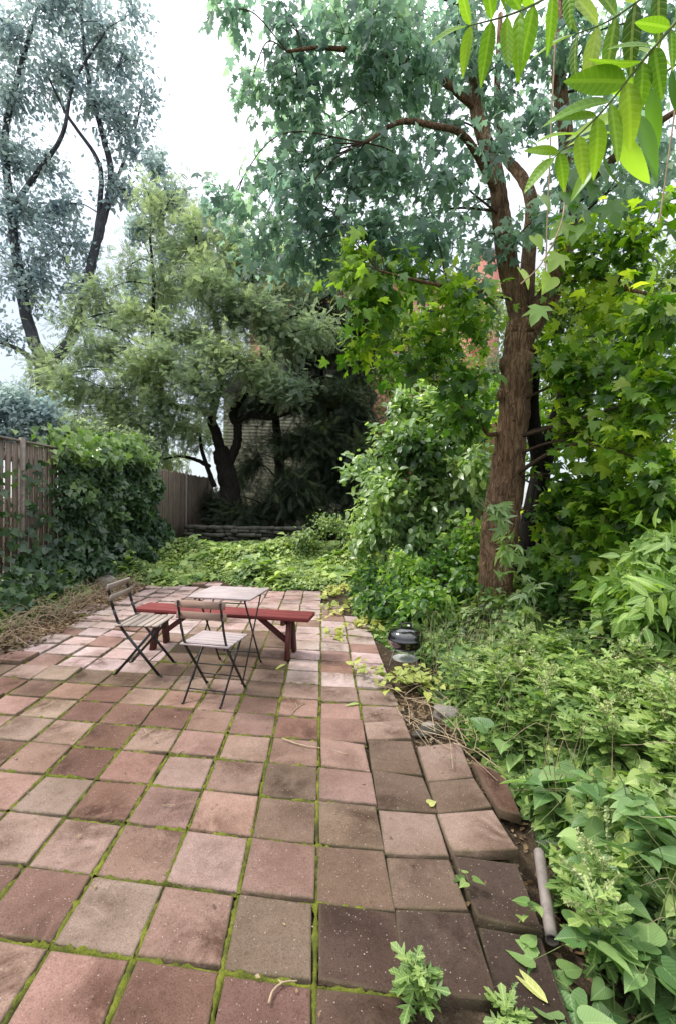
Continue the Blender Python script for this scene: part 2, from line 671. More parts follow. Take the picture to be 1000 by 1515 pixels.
c = t.mix(t.math('MULTIPLY', dark, .85), at.outputs['Vector'], t.mix(1.0, at.outputs['Vector'], (.36, .305, .26), 'MULTIPLY'))
c = t.mix(t.ramp(mid, [(.35, .0), (.7, .4)]), c, t.mix(1.0, c, (.6, .56, .52), 'MULTIPLY'))
c = t.mix(t.ramp(grit, [(.48, 0.0), (.66, .75)]), c, t.mix(1.0, c, (.5, .46, .44), 'MULTIPLY'))
big = t.noise(.9, 4, .65, o)
c = t.mix(t.ramp(big, [(.42, 0.0), (.66, .75)]), c, t.mix(1.0, c, (.62, .55, .46), 'MULTIPLY'))
pit = t.noise(38, 6, .75, v, .5)
c = t.mix(t.ramp(pit, [(.56, 0.0), (.66, .55)]), c, t.mix(1.0, c, (.52, .47, .42), 'MULTIPLY'))
c = t.mix(t.ramp(pit, [(.30, .4), (.40, 0.0)]), c, t.mix(1.0, c, (1.25, 1.2, 1.15), 'MULTIPLY'))
# pale aggregate showing in the worn face
vs = t.n('ShaderNodeSeparateColor')
t.l(vor.outputs['Color'], vs.inputs[0])
pick = t.math('GREATER_THAN', vs.outputs[0], .80)
spot = t.math('MULTIPLY', pick, t.math('LESS_THAN', vor.outputs['Distance'], t.math('MULTIPLY', vs.outputs[1], .34)))
c = t.mix(t.math('MULTIPLY', spot, t.ramp(mid, [(.4, .25), (.65, .65)])), c, (.52, .43, .37))
# grime on the rim
edge = t.ramp(ex, [(.455, 0.0), (.5, 1.0)])
c = t.mix(t.math('MULTIPLY', edge, t.ramp(mid, [(.4, .2), (.65, .75)])), c, (.10, .085, .045))
t.out(t.surf(c, .88, .25, t.bump(t.math('ADD', t.math('ADD', t.math('MULTIPLY', grit, .6), mid), pit), .8, .007)))
M['paver'] = m

M['iron'] = plain('black_iron', (.012, .012, .013), .45, .5, .3, 30, 0, .1)
M['slat'] = wood('weathered_slat', (.42, .35, .34), 0, .22, 16)
M['slat_pale'] = wood('pale_slat', (.37, .305, .26), 0, .2, 16)
M['slat_brown'] = wood('brown_slat', (.30, .20, .155), 0, .25, 16)
M['bench_red'] = wood('red_painted_wood', (.215, .046, .043), 0, .55, 10, .6)
M['bench_dark'] = wood('dark_red_wood', (.12, .04, .038), 2, .3, 12, .6)
M['enamel'] = plain('black_enamel', (.006, .006, .007), .08, .6, .1, 4, 0, 0.02, 1.0)
M['steel'] = plain('dull_steel', (.42, .42, .41), .4, .5, .2, 30, .8)
M['ash_pan'] = plain('pale_aluminium', (.62, .62, .60), .5, .5, .1, 10, .3)
M['handle'] = plain('dark_plastic', (.03, .03, .03), .5, .4)
M['fence'] = wood('weathered_fence', (.20, .155, .125), 2, .45, 9)
M['fence_rail'] = wood('fence_rail_wood', (.26, .22, .19), 1, .3, 9)
M['stone'] = plain('dark_fieldstone', (.085, .08, .068), .9, .2, .5, 5, 0, .6)
M['rock'] = plain('grey_rock', (.26, .23, .20), .9, .2, .4, 14, 0, .7)
M['pipe'] = plain('scuffed_grey_pipe', (.27, .225, .205), .55, .4, .35, 14, .2, .3)
M['log'] = bark_mat('dead_wood', (.07, .045, .03), (.17, .115, .08), (.27, .2, .15), 12)
M['dry'] = plain('dry_stem', (.38, .29, .19), .85, .15, .4, 20)
M['dry_leaf'] = leaf_mat('dry_leaf', (.10, .055, .03), (.22, .14, .08), (.36, .26, .16), (1, .8, .5), .2)
M['post'] = plain('galvanised_post', (.46, .48, .5), .45, .5, .15, 12, .6)
M['bark_main'] = bark_mat('reddish_bark', (.09, .056, .036), (.285, .175, .105), (.45, .30, .19), 8)
M['bark_dark'] = bark_mat('black_and_shaded_bark', (.010, .009, .008), (.025, .021, .018), (.045, .038, .032), 5)
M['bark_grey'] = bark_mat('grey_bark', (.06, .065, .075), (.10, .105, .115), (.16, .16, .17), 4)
M['twig'] = plain('twig_bark', (.07, .05, .035), .9, .1)
M['green_stem'] = plain('green_stem', (.16, .20, .07), .7, .3, .3, 30)

# leaves
M['l_far'] = leaf_mat('haze_tinted_far_leaves', (.23, .285, .325), (.305, .37, .40), (.40, .47, .465), (1.6, 1.7, 1.6), .5, .6, .2)  # pale blue cast is haze put into the leaf colour
M['l_locust'] = leaf_mat('haze_paled_olive_leaves', (.13, .165, .125), (.30, .36, .255), (.50, .55, .34), (1.5, 1.65, 1.15), .5, .55, .25, 0, .6)  # olive foliage, paled and greyed so the colour carries the haze
M['l_yew'] = leaf_mat('dark_needles', (.022, .032, .022), (.055, .075, .048), (.13, .16, .085), (1.3, 1.6, .9), .3, .6, .2)
M['l_canopy'] = leaf_mat('haze_blued_maple_leaves', (.12, .19, .18), (.24, .345, .315), (.44, .55, .40), (1.7, 1.9, 1.4), .52, .4, .4)  # maple leaves lightened and blued, a veil of haze painted in
M['l_maple'] = leaf_mat('green_maple_leaves', (.03, .085, .02), (.125, .25, .055), (.40, .53, .12), (1.8, 2.0, .55), .48, .36, .5)
M['l_shrub'] = leaf_mat('grey_green_shrub_leaves', (.045, .11, .035), (.24, .355, .14), (.55, .64, .40), (1.6, 1.8, .7), .38, .3, .65)
M['l_ivy'] = leaf_mat('ivy_leaves', (.012, .04, .011), (.085, .175, .042), (.40, .51, .16), (1.5, 1.6, .5), .28, .34, .6, .25)
M['l_cover'] = leaf_mat('ground_cover_leaves', (.03, .075, .018), (.17, .265, .08), (.47, .54, .21), (1.4, 1.5, .6), .32, .46, .4)
M['l_vine'] = leaf_mat('creeper_leaves', (.016, .042, .02), (.06, .115, .05), (.27, .38, .12), (1.3, 1.6, .6), .32, .36, .5)
M['l_weed'] = leaf_mat('weed_leaves', (.018, .05, .012), (.13, .235, .06), (.47, .57, .19), (1.4, 1.6, .6), .32, .4, .5, .2)
M['l_big'] = leaf_mat('broad_weed_leaves', (.03, .085, .025), (.12, .225, .075), (.38, .51, .2), (1.3, 1.6, .6), .32, .36, .5, .14)
M['l_lime'] = leaf_mat('lime_leaflets', (.09, .21, .02), (.16, .315, .03), (.28, .43, .06), (1.3, 1.35, .55), .5, .42, .3, .22)
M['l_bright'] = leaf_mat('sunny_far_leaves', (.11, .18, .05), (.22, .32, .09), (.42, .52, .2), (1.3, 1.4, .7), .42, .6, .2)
M['l_yellow'] = leaf_mat('yellowing_leaves', (.30, .36, .08), (.44, .48, .13), (.58, .56, .22), (1.2, 1.1, .6), .3, .5, .3, .3)
M['l_fresh'] = leaf_mat('fresh_green_leaflets', (.06, .14, .025), (.17, .29, .07), (.37, .49, .15), (1.4, 1.6, .6), .38, .42, .4, .25)
M['l_sunny'] = leaf_mat('sun_tinted_maple_leaves', (.04, .11, .015), (.20, .34, .05), (.52, .61, .11), (1.9, 2.0, .5), .52, .36, .5)  # brighter, yellower copy of the maple leaves, sunlight put into its colour
M['flower'] = leaf_mat('pale_flower_spikes', (.3, .36, .15), (.42, .47, .22), (.55, .58, .32), (1, 1, .7), .2, .7, .2)

# ------------------------------------------------------------------ ground
xs = np.unique(np.concatenate([np.linspace(-300, -12, 14), np.arange(-12, 12.01, .16), np.linspace(12, 300, 14)]))
ys = np.unique(np.concatenate([np.linspace(-60, -4, 8), np.arange(-4, 20.01, .16), np.linspace(20, 500, 18)]))
X, Y = np.meshgrid(xs, ys)
Z = gz(X, Y)
nx, ny = len(xs), len(ys)
idx = np.arange(nx*ny).reshape(ny, nx)
q = np.stack([idx[:-1, :-1], idx[:-1, 1:], idx[1:, 1:], idx[1:, :-1]], -1).reshape(-1, 4)
tag(MB().add(np.stack([X, Y, Z], -1).reshape(-1, 3), q).build('ground', M['soil'], None, smooth=True), kind='structure')

# ------------------------------------------------------------------ paving
LO = np.array([-.969, 1.583])
LU = np.array([.307, -.0382])
LV = np.array([-.0099, .3063])
PINK, BROWN, BEIGE, DARK, LILAC, OLIVE = [np.array(c) for c in ((.325, .205, .168), (.18, .103, .079), (.35, .245, .2), (.092, .06, .046), (.60, .46, .44), (.20, .137, .102))]


def slab(mb, c4, z4, tone, tint, th=.045, bev=.006):
    """one paver: four corners in plan, top heights at each corner, worn arris"""
    c4 = np.asarray(c4, float)
    z4 = np.asarray(z4, float)
    cen = c4.mean(0)
    def ring(ins, dz):
        d = cen-c4
        p = c4+d/np.linalg.norm(d, axis=1)[:, None]*ins*1.414
        return np.concatenate([p, (z4+dz)[:, None]], 1)
    v = np.concatenate([ring(0, -th), ring(0, -bev), ring(bev*.4, -bev*.3), ring(bev*1.1, 0)])
    # top split in a 4x4 grid so that the tone attributes carry local coordinates smoothly
    q = []
    for r in range(3):
        for k in range(4):
            q.append([r*4+k, r*4+(k+1) % 4, r*4+4+(k+1) % 4, r*4+4+k])
    l0 = np.array([(-.5, -.5), (.5, -.5), (.5, .5), (-.5, .5)])
    luv = np.concatenate([np.concatenate([l0*s, np.full((4, 1), tint)], 1) for s in (1, 1, .985, .955)])
    mb.add(v, q, None, luv, tone)
    g = np.linspace(0, 1, 5)
    top = ring(bev*1.1, 0)
    vv, ll = [], []
    for b in g:
        for a in g:
            w = np.array([(1-a)*(1-b), a*(1-b), a*b, (1-a)*b])
            vv.append(w @ top)
            ll.append([*(w @ (l0*.955)), tint])
    qq = [[r*5+k, r*5+k+1, r*5+6+k, r*5+5+k] for r in range(4) for k in range(4)]
    mb.add(vv, qq, None, ll, tone)


pav = MB()
rp = np.random.default_rng(3)
tiles = set()
for j in range(-9, 24):
    for i in range(-16, 6):
        c0 = LO+i*LU+j*LV
        cx, cyy = c0+LU*.5+LV*.5
        imax = 3 if j < 6 else 4
        if i > imax or (j >= 16 and i > 3) or (j >= 21 and rp.uniform() < .5) or (j >= 18 and i > 2):
            continue
        if cx < -3.35-.05*max(0, cyy-4.5)-.12*math.sin(j*1.9):
            continue
        tiles.add((i, j))
        h = .0065+.003*rp.uniform()
        if cx < -2.6 and cyy > 3.6:
            h += .006
        e = rp.normal(size=(4, 2))*.0035
        c4 = np.array([c0, c0+LU, c0+LU+LV, c0+LV])
        d = c4.mean(0)-c4
        c4 = c4+d/np.linalg.norm(d, axis=1)[:, None]*h*1.414+e
        tl = rp.normal(size=2)*.010
        z0 = rp.normal()*.0025
        if cx < -2.4 and cyy > 3.4:
            tl *= 3
            z0 += abs(rp.normal())*.012
        if i >= 3 and j < 9:
            tl *= 2.4
            z0 += rp.normal()*.006
        z4 = z0+(c4-c4.mean(0)) @ tl
        u = rp.uniform()
        if j >= 8 and (i >= 2 or i < -2):
            tone = LILAC*(.85+.2*u) if u < .8 else PINK
        elif j >= 13:
            tone = (PINK*.4+LILAC*.6)*(.85+.3*u)
        elif j >= 7:
            tone = OLIVE*(.9+.4*u) if u < .6 else BEIGE*(.8+.2*u)
        else:
            tone = PINK*(.8+.35*rp.uniform()) if u < .42 else BROWN*(.95+.4*rp.uniform()) if u < .74 else BEIGE*(.85+.25*rp.uniform())
            if i >= 2 and j < 6 and u > .75:
                tone = OLIVE*(.85+.3*rp.uniform())
        if i >= 3 and -3 < j < 1:
            tone = DARK*(1+.5*rp.uniform())
        tone = tone*(1+rp.normal(size=3)*.02)
        slab(pav, c4, z4, tone, rp.uniform(.05, .95))
tag(pav.build('patio_paving', M['paver'], None), kind='structure')

# moss in the joints
ms = MB()
rm = np.random.default_rng(8)


def moss_strip(a, b, w, amt):
    n = max(3, int(np.linalg.norm(b-a)/.014))
    if np.hypot(*(a+b)/2) > 4.2:
        n = 5
    t = np.linspace(0, 1, n)
    d = (b-a)/np.linalg.norm(b-a)
    nrm = np.array([-d[1], d[0]])
    ph = rm.uniform(0, 6.28, 3)
    pres = np.clip(amt+.5*np.sin(t*4+ph[0])+.35*np.sin(t*11+ph[1])+rm.normal(size=n)*.3+rm.normal()*.25, 0, 1)
    hw = w*(.8+.95*pres)*(1+.25*rm.normal(size=n))
    hz = -.013+.017*pres*(1+.3*rm.normal(size=n))
    base = a[None]+(b-a)[None]*t[:, None]
    prof = [(-1, -.016), (-.55, .6), (0, 1), (.55, .6), (1, -.016)]
    V = []
    for u, f in prof:
        p = base+nrm[None]*(hw*u+.001*rm.normal(size=n))[:, None]
        z = np.full(n, -.017) if f < 0 else -.016+(hz+.016)*f+.0015*rm.normal(size=n)
        V.append(np.concatenate([p, z[:, None]], 1))
    V = np.stack(V, 1).reshape(-1, 3)
    q = [[r*5+k, r*5+k+1, r*5+6+k, r*5+5+k] for r in range(n-1) for k in range(4)]
    ms.add(V, q)


for (i, j) in tiles:
    c0 = LO+i*LU+j*LV
    if np.hypot(*c0) > 7.2:
        continue
    near = 1.0 if j < 8 else .35
    moss_strip(c0, c0+LV, .0105, (.5 if i < 4 else .25)*near)
    moss_strip(c0, c0+LU, .0085, (.33 if i < 3 else .12)*near)
tag(ms.build('moss', M['moss'], None, smooth=True), kind='stuff')

# broken right edge of the paving: slabs lying loose on the soil
loose = [
    ('thin beige paver lying loose beside the rubble heap', [(537, 1070), (598, 1067), (609, 1095), (543, 1096)], (.012, .012, .022, .02), BEIGE*1.15),
    ('stained brown paver just in front of the thin beige paver', [(544, 1095), (609, 1097), (625, 1148), (549, 1138)], (.0, .006, .006, -.004), OLIVE),
    ('light brown paver with a worn corner next to the grey rock', [(616, 1104), (680, 1099), (701, 1151), (632, 1156)], (.0, .01, .006, .0), BEIGE*.95),
    ('steeply tipped red paver at the outer edge of the paving', [(697, 1132), (742, 1140), (772, 1203), (737, 1203)], (.05, .0, -.03, .035), BROWN*1.3),
    ('dark blotched paver left of the green tinged paver', [(550, 1138), (626, 1150), (648, 1203), (557, 1196)], (.0, .0, .0, .0), OLIVE*.85),
    ('green tinged paver with moss along its front joint', [(632, 1157), (701, 1151), (729, 1195), (646, 1203)], (.0, .004, .006, .0), OLIVE*1.05),
    ('grey paver with a smooth even face beside the mossy joint', [(559, 1198), (645, 1204), (665, 1268), (568, 1263)], (.0, .0, .004, .0), BEIGE*.9),
    ('pale beige paver with its front edge lifted off the soil', [(645, 1204), (729, 1199), (767, 1263), (668, 1264)], (.004, .01, .03, .022), BEIGE*1.1),
    ('olive grey paver left of the big black stained paver', [(570, 1268), (665, 1271), (694, 1348), (580, 1343)], (.0, .0, .005, .0), OLIVE*1.05),
    ('wide black stained paver beside the grey pipe', [(668, 1264), (765, 1273), (805, 1373), (705, 1356)], (-.006, -.02, -.03, -.01), DARK*.95),
    ('dark brown paver with a raised front edge over a hollow', [(583, 1344), (696, 1350), (740, 1487), (592, 1466)], (.0, .004, .012, .004), DARK*1.1),
    ('sunken black paver under the pale fallen blade leaf', [(706, 1363), (801, 1374), (850, 1500), (745, 1510)], (-.03, -.05, -.075, -.05), DARK*.7),
]
for k, (lab, px, zz, tone) in enumerate(loose):
    c4 = np.array([G(*p, 0)[:2] for p in (px[3], px[2], px[1], px[0])])
    z4 = np.array([zz[3], zz[2], zz[1], zz[0]])*.6
    base = (*c4.mean(0), float(z4.mean()-.045))
    mb = MB()
    d = c4.mean(0)-c4
    slab(mb, c4+d/np.linalg.norm(d, axis=1)[:, None]*.004, z4, tone*.88, .07+.07*k, .048, .007)
    tag(mb.build('paving_slab', M['paver'], None, base), lab, 'paver', 'loose pavers along the broken edge')


# ------------------------------------------------------------------ furniture
def make_chair(label, loc, rz, matseat, matback):
    """folding slatted chair, faces +y"""
    ch = thing('folding_chair', label, 'chair', loc, rz, 'folding slatted chairs')
    sd = MB()
    for k in range(6):
        y = -.155+k*.064
        sd.box((0, y, .447), (.40, .052, .016), None, .004)
    sd.build('seat', matseat, ch)
    bs = MB()
    for z, y in ((.775, -.247), (.685, -.222)):
        ca, sa = math.cos(.26), math.sin(.26)
        bs.box((0, y, z), (.40, .016, .055), [[1, 0, 0], [0, ca, sa], [0, -sa, ca]], .004)
    bs.build('backrest', matback, ch)
    for sx in (-1, 1):
        x = sx*.172
        f = MB()
        pts = [(x, -.262, .80), (x, -.235, .69), (x, -.205, .58), (x, -.165, .475), (x, -.12, .40), (x, .20, .012)]
        for a, b in zip(pts[:-1], pts[1:]):
            f.bar(a, b, .009, .024, (0, 1, .3), .002)
        f.tube([(x, .20, .012), (x, .225, .008)], .008, 8)
        for z, y in ((.785, -.2615), (.765, -.2565), (.695, -.238), (.675, -.233)):
            f.tube([(x, y, z), (x, y-.006, z-.001)], .005, 7)
        f.build('back_leg', M['iron'], ch)
        g = MB()
        x2 = sx*.154
        g.bar((x2, .165, .437), (x2, -.19, .012), .009, .022, (0, 1, .3), .002)
        g.tube([(x2, -.19, .012), (x2, -.215, .008)], .008, 8)
        g.build('front_leg', M['iron'], ch)
        h = MB()
        h.bar((sx*.163, -.175, .434), (sx*.163, .185, .434), .006, .012)
        h.build('seat_rail', M['iron'], ch)
    for a, b in (((.172, .10), (.13, .095)), ((.154, -.125), (.09, .09)), ((.172, -.165), (.455, .455)), ((.154, .15), (.42, .42))):
        x, y = a
        s = MB()
        s.tube([(-x, y, b[0]), (x, y, b[0])], .005, 7)
        s.build('stretcher', M['iron'], ch)
    return ch


chair_a = make_chair('folding slatted chair with its back to us, brown back slats, in front of the table', (-.955, 3.67, 0), math.radians(-12), M['slat'], M['slat_brown'])
chair_b = make_chair('folding slatted chair seen side on at the left end of the red bench', (-1.72, 4.19, .006), math.radians(-91), M['slat_pale'], M['slat_pale'])

tb = thing('folding_table', 'small square folding table with pale slatted top on thin black legs', 'table', (-.96, 4.21, 0), math.radians(-9))
mb = MB()
for k in range(7):
    y = -.225+k*.075
    mb.box((0, y, .711), (.56, .069, .018), None, .004)
mb.build('table_top', M['slat'], tb)
for sx in (-1, 1):
    x = sx*.225
    for (xx, a, b) in ((x, (.20, .695), (-.26, .012)), (x-sx*.018, (-.20, .695), (.26, .012))):
        g = MB()
        g.bar((xx, a[0], a[1]), (xx, b[0], b[1]), .008, .020, (0, 1, .3), .002)
        g.tube([(xx, b[0], b[1]), (xx, b[0]*1.09, .008)], .008, 8)
        g.build('leg', M['iron'], tb)
    g = MB()
    g.bar((x, -.25, .696), (x, .25, .696), .008, .014)
    g.build('rail', M['iron'], tb)
for y, z, w in ((-.19, .12, .225), (.19, .12, .207), (-.18, .66, .207), (.18, .66, .225)):
    g = MB()
    g.tube([(-w, y, z), (w, y, z)], .005, 7)
    g.build('stretcher', M['iron'], tb)

# bench
bx0, bx1 = np.array([-2.06, 4.93]), np.array([-.24, 4.62])
bc = (bx0+bx1)/2
ba = math.atan2(*(bx1-bx0)[::-1])
BL = np.linalg.norm(bx1-bx0)
bn = thing('red_bench', 'long red painted plank bench on splayed wooden legs behind the table', 'bench', (*bc, 0), ba)
mb = MB()
for k in (-1, 0, 1):
    mb.box((0, k*.098, .402), (BL, .094, .042), None, .006)
mb.build('plank_seat', M['bench_red'], bn)
for sx in (-1, 1):
    x = sx*(BL/2-.22)
    for sy in (-1, 1):
        g = MB()
        g.bar((x, sy*.05, .38), (x+sx*.01, sy*.135, 0), .085, .038, (1, 0, 0), .004)
        g.build('leg', M['bench_dark'], bn)
    g = MB()
    g.box((x-sx*.045, 0, .355), (.04, .26, .05), None, .004)
    g.build('cleat', M['bench_dark'], bn)
    g = MB()
    g.bar((x-sx*.34, 0, .378), (x-sx*.025, 0, .14), .05, .036, (0, 1, 0), .004)
    g.build('brace', M['bench_dark'], bn)

# kettle grill
gp = G(599, 986)
gr = thing('kettle_grill', 'small round black kettle grill with shiny lid by the ivy', 'grill', (gp[0], gp[1], .0), .3)
mb = MB()
mb.lathe([(.03, .152), (.07, .150), (.115, .168), (.15, .20), (.168, .235), (.172, .262), (.178, .264), (.178, .270), (.160, .270)], sides=40)
bowl = mb.build('bowl', M['enamel'], gr, smooth=True)
mb = MB()
mb.lathe([(.180, .266), (.182, .272), (.176, .277), (.172, .30), (.155, .333), (.12, .358), (.07, .374), (.02, .379), (0, .38)], sides=40)
lid = mb.build('lid', M['enamel'], gr, smooth=True)
mb = MB()
mb.tube(crom([(-.05, 0, .374), (-.045, 0, .402), (0, 0, .412), (.045, 0, .402), (.05, 0, .374)], 4), .009, 8)
mb.build('handle', M['handle'], lid, smooth=True)
mb = MB()
mb.lathe([(.03, .376), (.03, .382), (0, .383)], (.07, .06, -.006), 14)
mb.build('vent', M['steel'], lid)
for k in range(3):
    a = k*2*PI/3-1.2
    mb = MB()
    mb.tube(crom([(.11*math.cos(a), .11*math.sin(a), .175), (.145*math.cos(a), .145*math.sin(a), .05), (.16*math.cos(a), .16*math.sin(a), .004)], 4), .0055, 7)
    mb.build('leg', M['steel'], gr, smooth=True)
mb = MB()
mb.lathe([(0, .066), (.09, .066), (.118, .074), (.122, .079), (.118, .077), (.09, .070), (0, .070)], sides=32)
mb.build('ash_pan', M['ash_pan'], gr, smooth=True)

# ------------------------------------------------------------------ fence
FX = -4.6
fn = thing('wooden_fence', 'tall weathered board fence overgrown with creeper along the left side', 'fence', (FX, 5, 0))
rf = np.random.default_rng(21)
mb = MB()
y = 3.2
while y < 17.2:
    w = rf.uniform(.07, .10)
    gap = rf.uniform(.025, .05) if y < 8.5 else rf.uniform(.006, .02)
    zt = 2.33+rf.normal()*.012
    zb = float(gz(FX, y))-.02
    dx = rf.normal()*.006
    mb.box((FX+dx, y+w/2, (zt+zb)/2), (.022, w, zt-zb), Matrix.Rotation(rf.normal()*.006, 3, 'X'), .003)
    y += w+gap
mb.build('picket_panel', M['fence'], fn, (FX, 5, 0))
for z in (.45, 1.3, 2.1):
    MB().bar((FX-.045, 3.2, z), (FX-.045, 17.2, z), .045, .09, bev=.004).build('rail', M['fence_rail'], fn, (FX, 5, 0))
MB().bar((FX, 3.2, 2.355), (FX, 8.4, 2.355), .075, .028, bev=.004).build('cap', M['fence_rail'], fn, (FX, 5, 0))
for y in (3.6, 6.72, 9.2, 11.6, 14, 16.4):
    MB().box((FX+.045, y, 1.2), (.06, .06, 2.4), None, .006).build('post', M['fence_rail'], fn, (FX, 5, 0))

# ------------------------------------------------------------------ buildings
m, t = new_mat('clapboard_paint')
o = t.obj()
c = t.mix(t.ramp(t.noise(1.5, 4, .6, o), [(.35, 0.0), (.7, 1.0)]), (.60, .58, .46), (.76, .74, .62))
t.out(t.surf(c, .7, .2))
M['clapboard'] = m
m, t = new_mat('red_brick')
o = t.obj()
br = t.n('ShaderNodeTexBrick', i_Scale=4.2, i_Mortar_Size=.02)
br.inputs['Color1'].default_value = (.42, .14, .10, 1)
br.inputs['Color2'].default_value = (.50, .19, .13, 1)
br.inputs['Mortar'].default_value = (.4, .32, .28, 1)
rot = t.n('ShaderNodeMapping')
rot.inputs['Rotation'].default_value = (PI/2, 0, 0)
t.l(o, rot.inputs['Vector'])
t.l(rot.outputs[0], br.inputs['Vector'])
t.out(t.surf(br.outputs['Color'], .85, .2))
M['brick'] = m
M['cornice'] = plain('grey_cornice', (.5, .52, .55), .7, .2, .2)
M['trim'] = plain('white_trim', (.7, .69, .64), .6, .3, .1)
m, t = new_mat('window_glass')
t.out(t.surf((.02, .025, .03), .08, .6))
M['glass'] = m
M['roof'] = plain('dark_shingles', (.07, .065, .06), .9, .2, .3, 6)


def window(parent, x, y, z, w, h, org, dirn=-1):
    fr = MB()
    for sx in (-1, 1):
        fr.box((x+sx*(w/2-.04), y-.03, z), (.08, .10, h))
    for zz in (-1, 0, 1):
        fr.box((x, y-.032, z+zz*(h/2-.04)), (w-.165, .09, .08))
    f = fr.build('window', M['trim'], parent, org)
    MB().box((x, y-.005, z), (w-.16, .02, h-.16)).build('pane', M['glass'], f, (0, 0, 0) if False else org)
    return f


HY = 21.0
hx0, hx1 = P(330, 700, HY)[0], P(545, 700, HY)[0]
hs = thing('clapboard_house', 'pale yellow clapboard house glimpsed behind the dark trunks', 'house', ((hx0+hx1)/2, HY, .3))
mb = MB()
z = .3
n = 0
while z < 6.4:
    mb.add([(hx0, HY-.035, z), (hx1, HY-.035, z), (hx1, HY, z+.15), (hx0, HY, z+.15), (hx0, HY+.01, z), (hx1, HY+.01, z)], [[0, 1, 2, 3], [4, 5, 1, 0]])
    z += .148
mb.box(((hx0+hx1)/2, HY+4.0, 3.3), (hx1-hx0-.02, 7.9, 6.2))
hw = mb.build('wall', M['clapboard'], hs, hs.location)
mb = MB()
mx = (hx0+hx1)/2
mb.add([(hx0-.3, HY-.4, 6.35), (hx1+.3, HY-.4, 6.35), (mx, HY-.4, 9.2), (hx0-.3, HY+8.3, 6.35), (hx1+.3, HY+8.3, 6.35), (mx, HY+8.3, 9.2)],
       [[0, 2, 5, 3], [1, 4, 5, 2], [0, 3, 4, 1]], [[0, 1, 2], [3, 5, 4]])
mb.build('roof', M['roof'], hs, hs.location)
for px in (506,):
    window(hs, P(px, 700, HY)[0], HY-.04, 2.6, .95, 1.7, hs.location)

BY = 32.0
b0, b1 = P(370, 500, BY)[0], P(662, 500, BY)[0]
bt = float(P(640, 418, BY)[2])
bd = thing('brick_building', 'red brick building with grey cornice showing through the tree crowns', 'building', ((b0+b1)/2, BY, .3))
MB().box(((b0+b1)/2, BY+5, bt/2+.15), (b1-b0, 10, bt-.3)).build('wall', M['brick'], bd, bd.location)
MB().box(((b0+b1)/2, BY+4.9, bt+.2), (b1-b0+.6, 10.6, .45)).build('cornice', M['cornice'], bd, bd.location)
for k in range(6):
    for zz in (4, 7.4, 10.8, 14):
        window(bd, b0+1.4+k*(b1-b0-2.8)/5, BY-.02, zz, 1.1, 1.9, bd.location)
MB().box((P(722, 395, BY)[0]+.2-1.2, BY+6, bt+1.5), (1.2, 1.0, 3.2)).build('chimney', M['brick'], bd, bd.location)
c0x = P(709, 500, 36)[0]
c1x = P(738, 500, 36)[0]
ct = float(P(720, 372, 36)[2])
b2 = thing('brick_building', 'narrow taller red brick house end above the tree fork', 'building', ((c0x+c1x)/2, 36, .3))
MB().box(((c0x+c1x)/2, 40, ct/2+.15), (c1x-c0x, 8, ct-.3)).build('wall', M['brick'], b2, b2.location)
MB().box(((c0x+c1x)/2, 40, ct+.13), (c1x-c0x+.4, 8.4, .26)).build('cornice', M['cornice'], b2, b2.location)

# ------------------------------------------------------------------ low stone wall at the back
sw = thing('stone_wall', 'low dark dry stone wall below the black trunks', 'wall', (*P(360, 800, 13.2)[:2], .34))
mb = MB()
rs = np.random.default_rng(4)
xa, xb = P(285, 800, 13)[0], P(440, 800, 13)[0]
for row in range(5):
    x = xa-rs.uniform(0, .3)
    while x < xb:
        w = rs.uniform(.14, .42)
        mb.box((x+w/2, 13.2+rs.normal()*.05, .38+row*.10+rs.normal()*.008), (w-.012, .38+rs.normal()*.06, .097+rs.normal()*.012), Matrix.Rotation(rs.normal()*.03, 3, 'Y'), .018)
        x += w
mb.build('stonework', M['stone'], sw, sw.location)

mp = P(673, 745, 7.0)
tag(MB().tube([(mp[0], mp[1], .1), (mp[0], mp[1], 1.75)], .022, 10).build('metal_post', M['post'], None, (mp[0], mp[1], 0), True), 'thin galvanised metal post standing among the shrub leaves left of the trunk', 'post')

# ------------------------------------------------------------------ main tree on the right
D = 5.5
rt = np.random.default_rng(30)
tbase = np.array([*P(728, 930, D)[:2], .05])


def pp(*a):
    return [P(*x) for x in a]


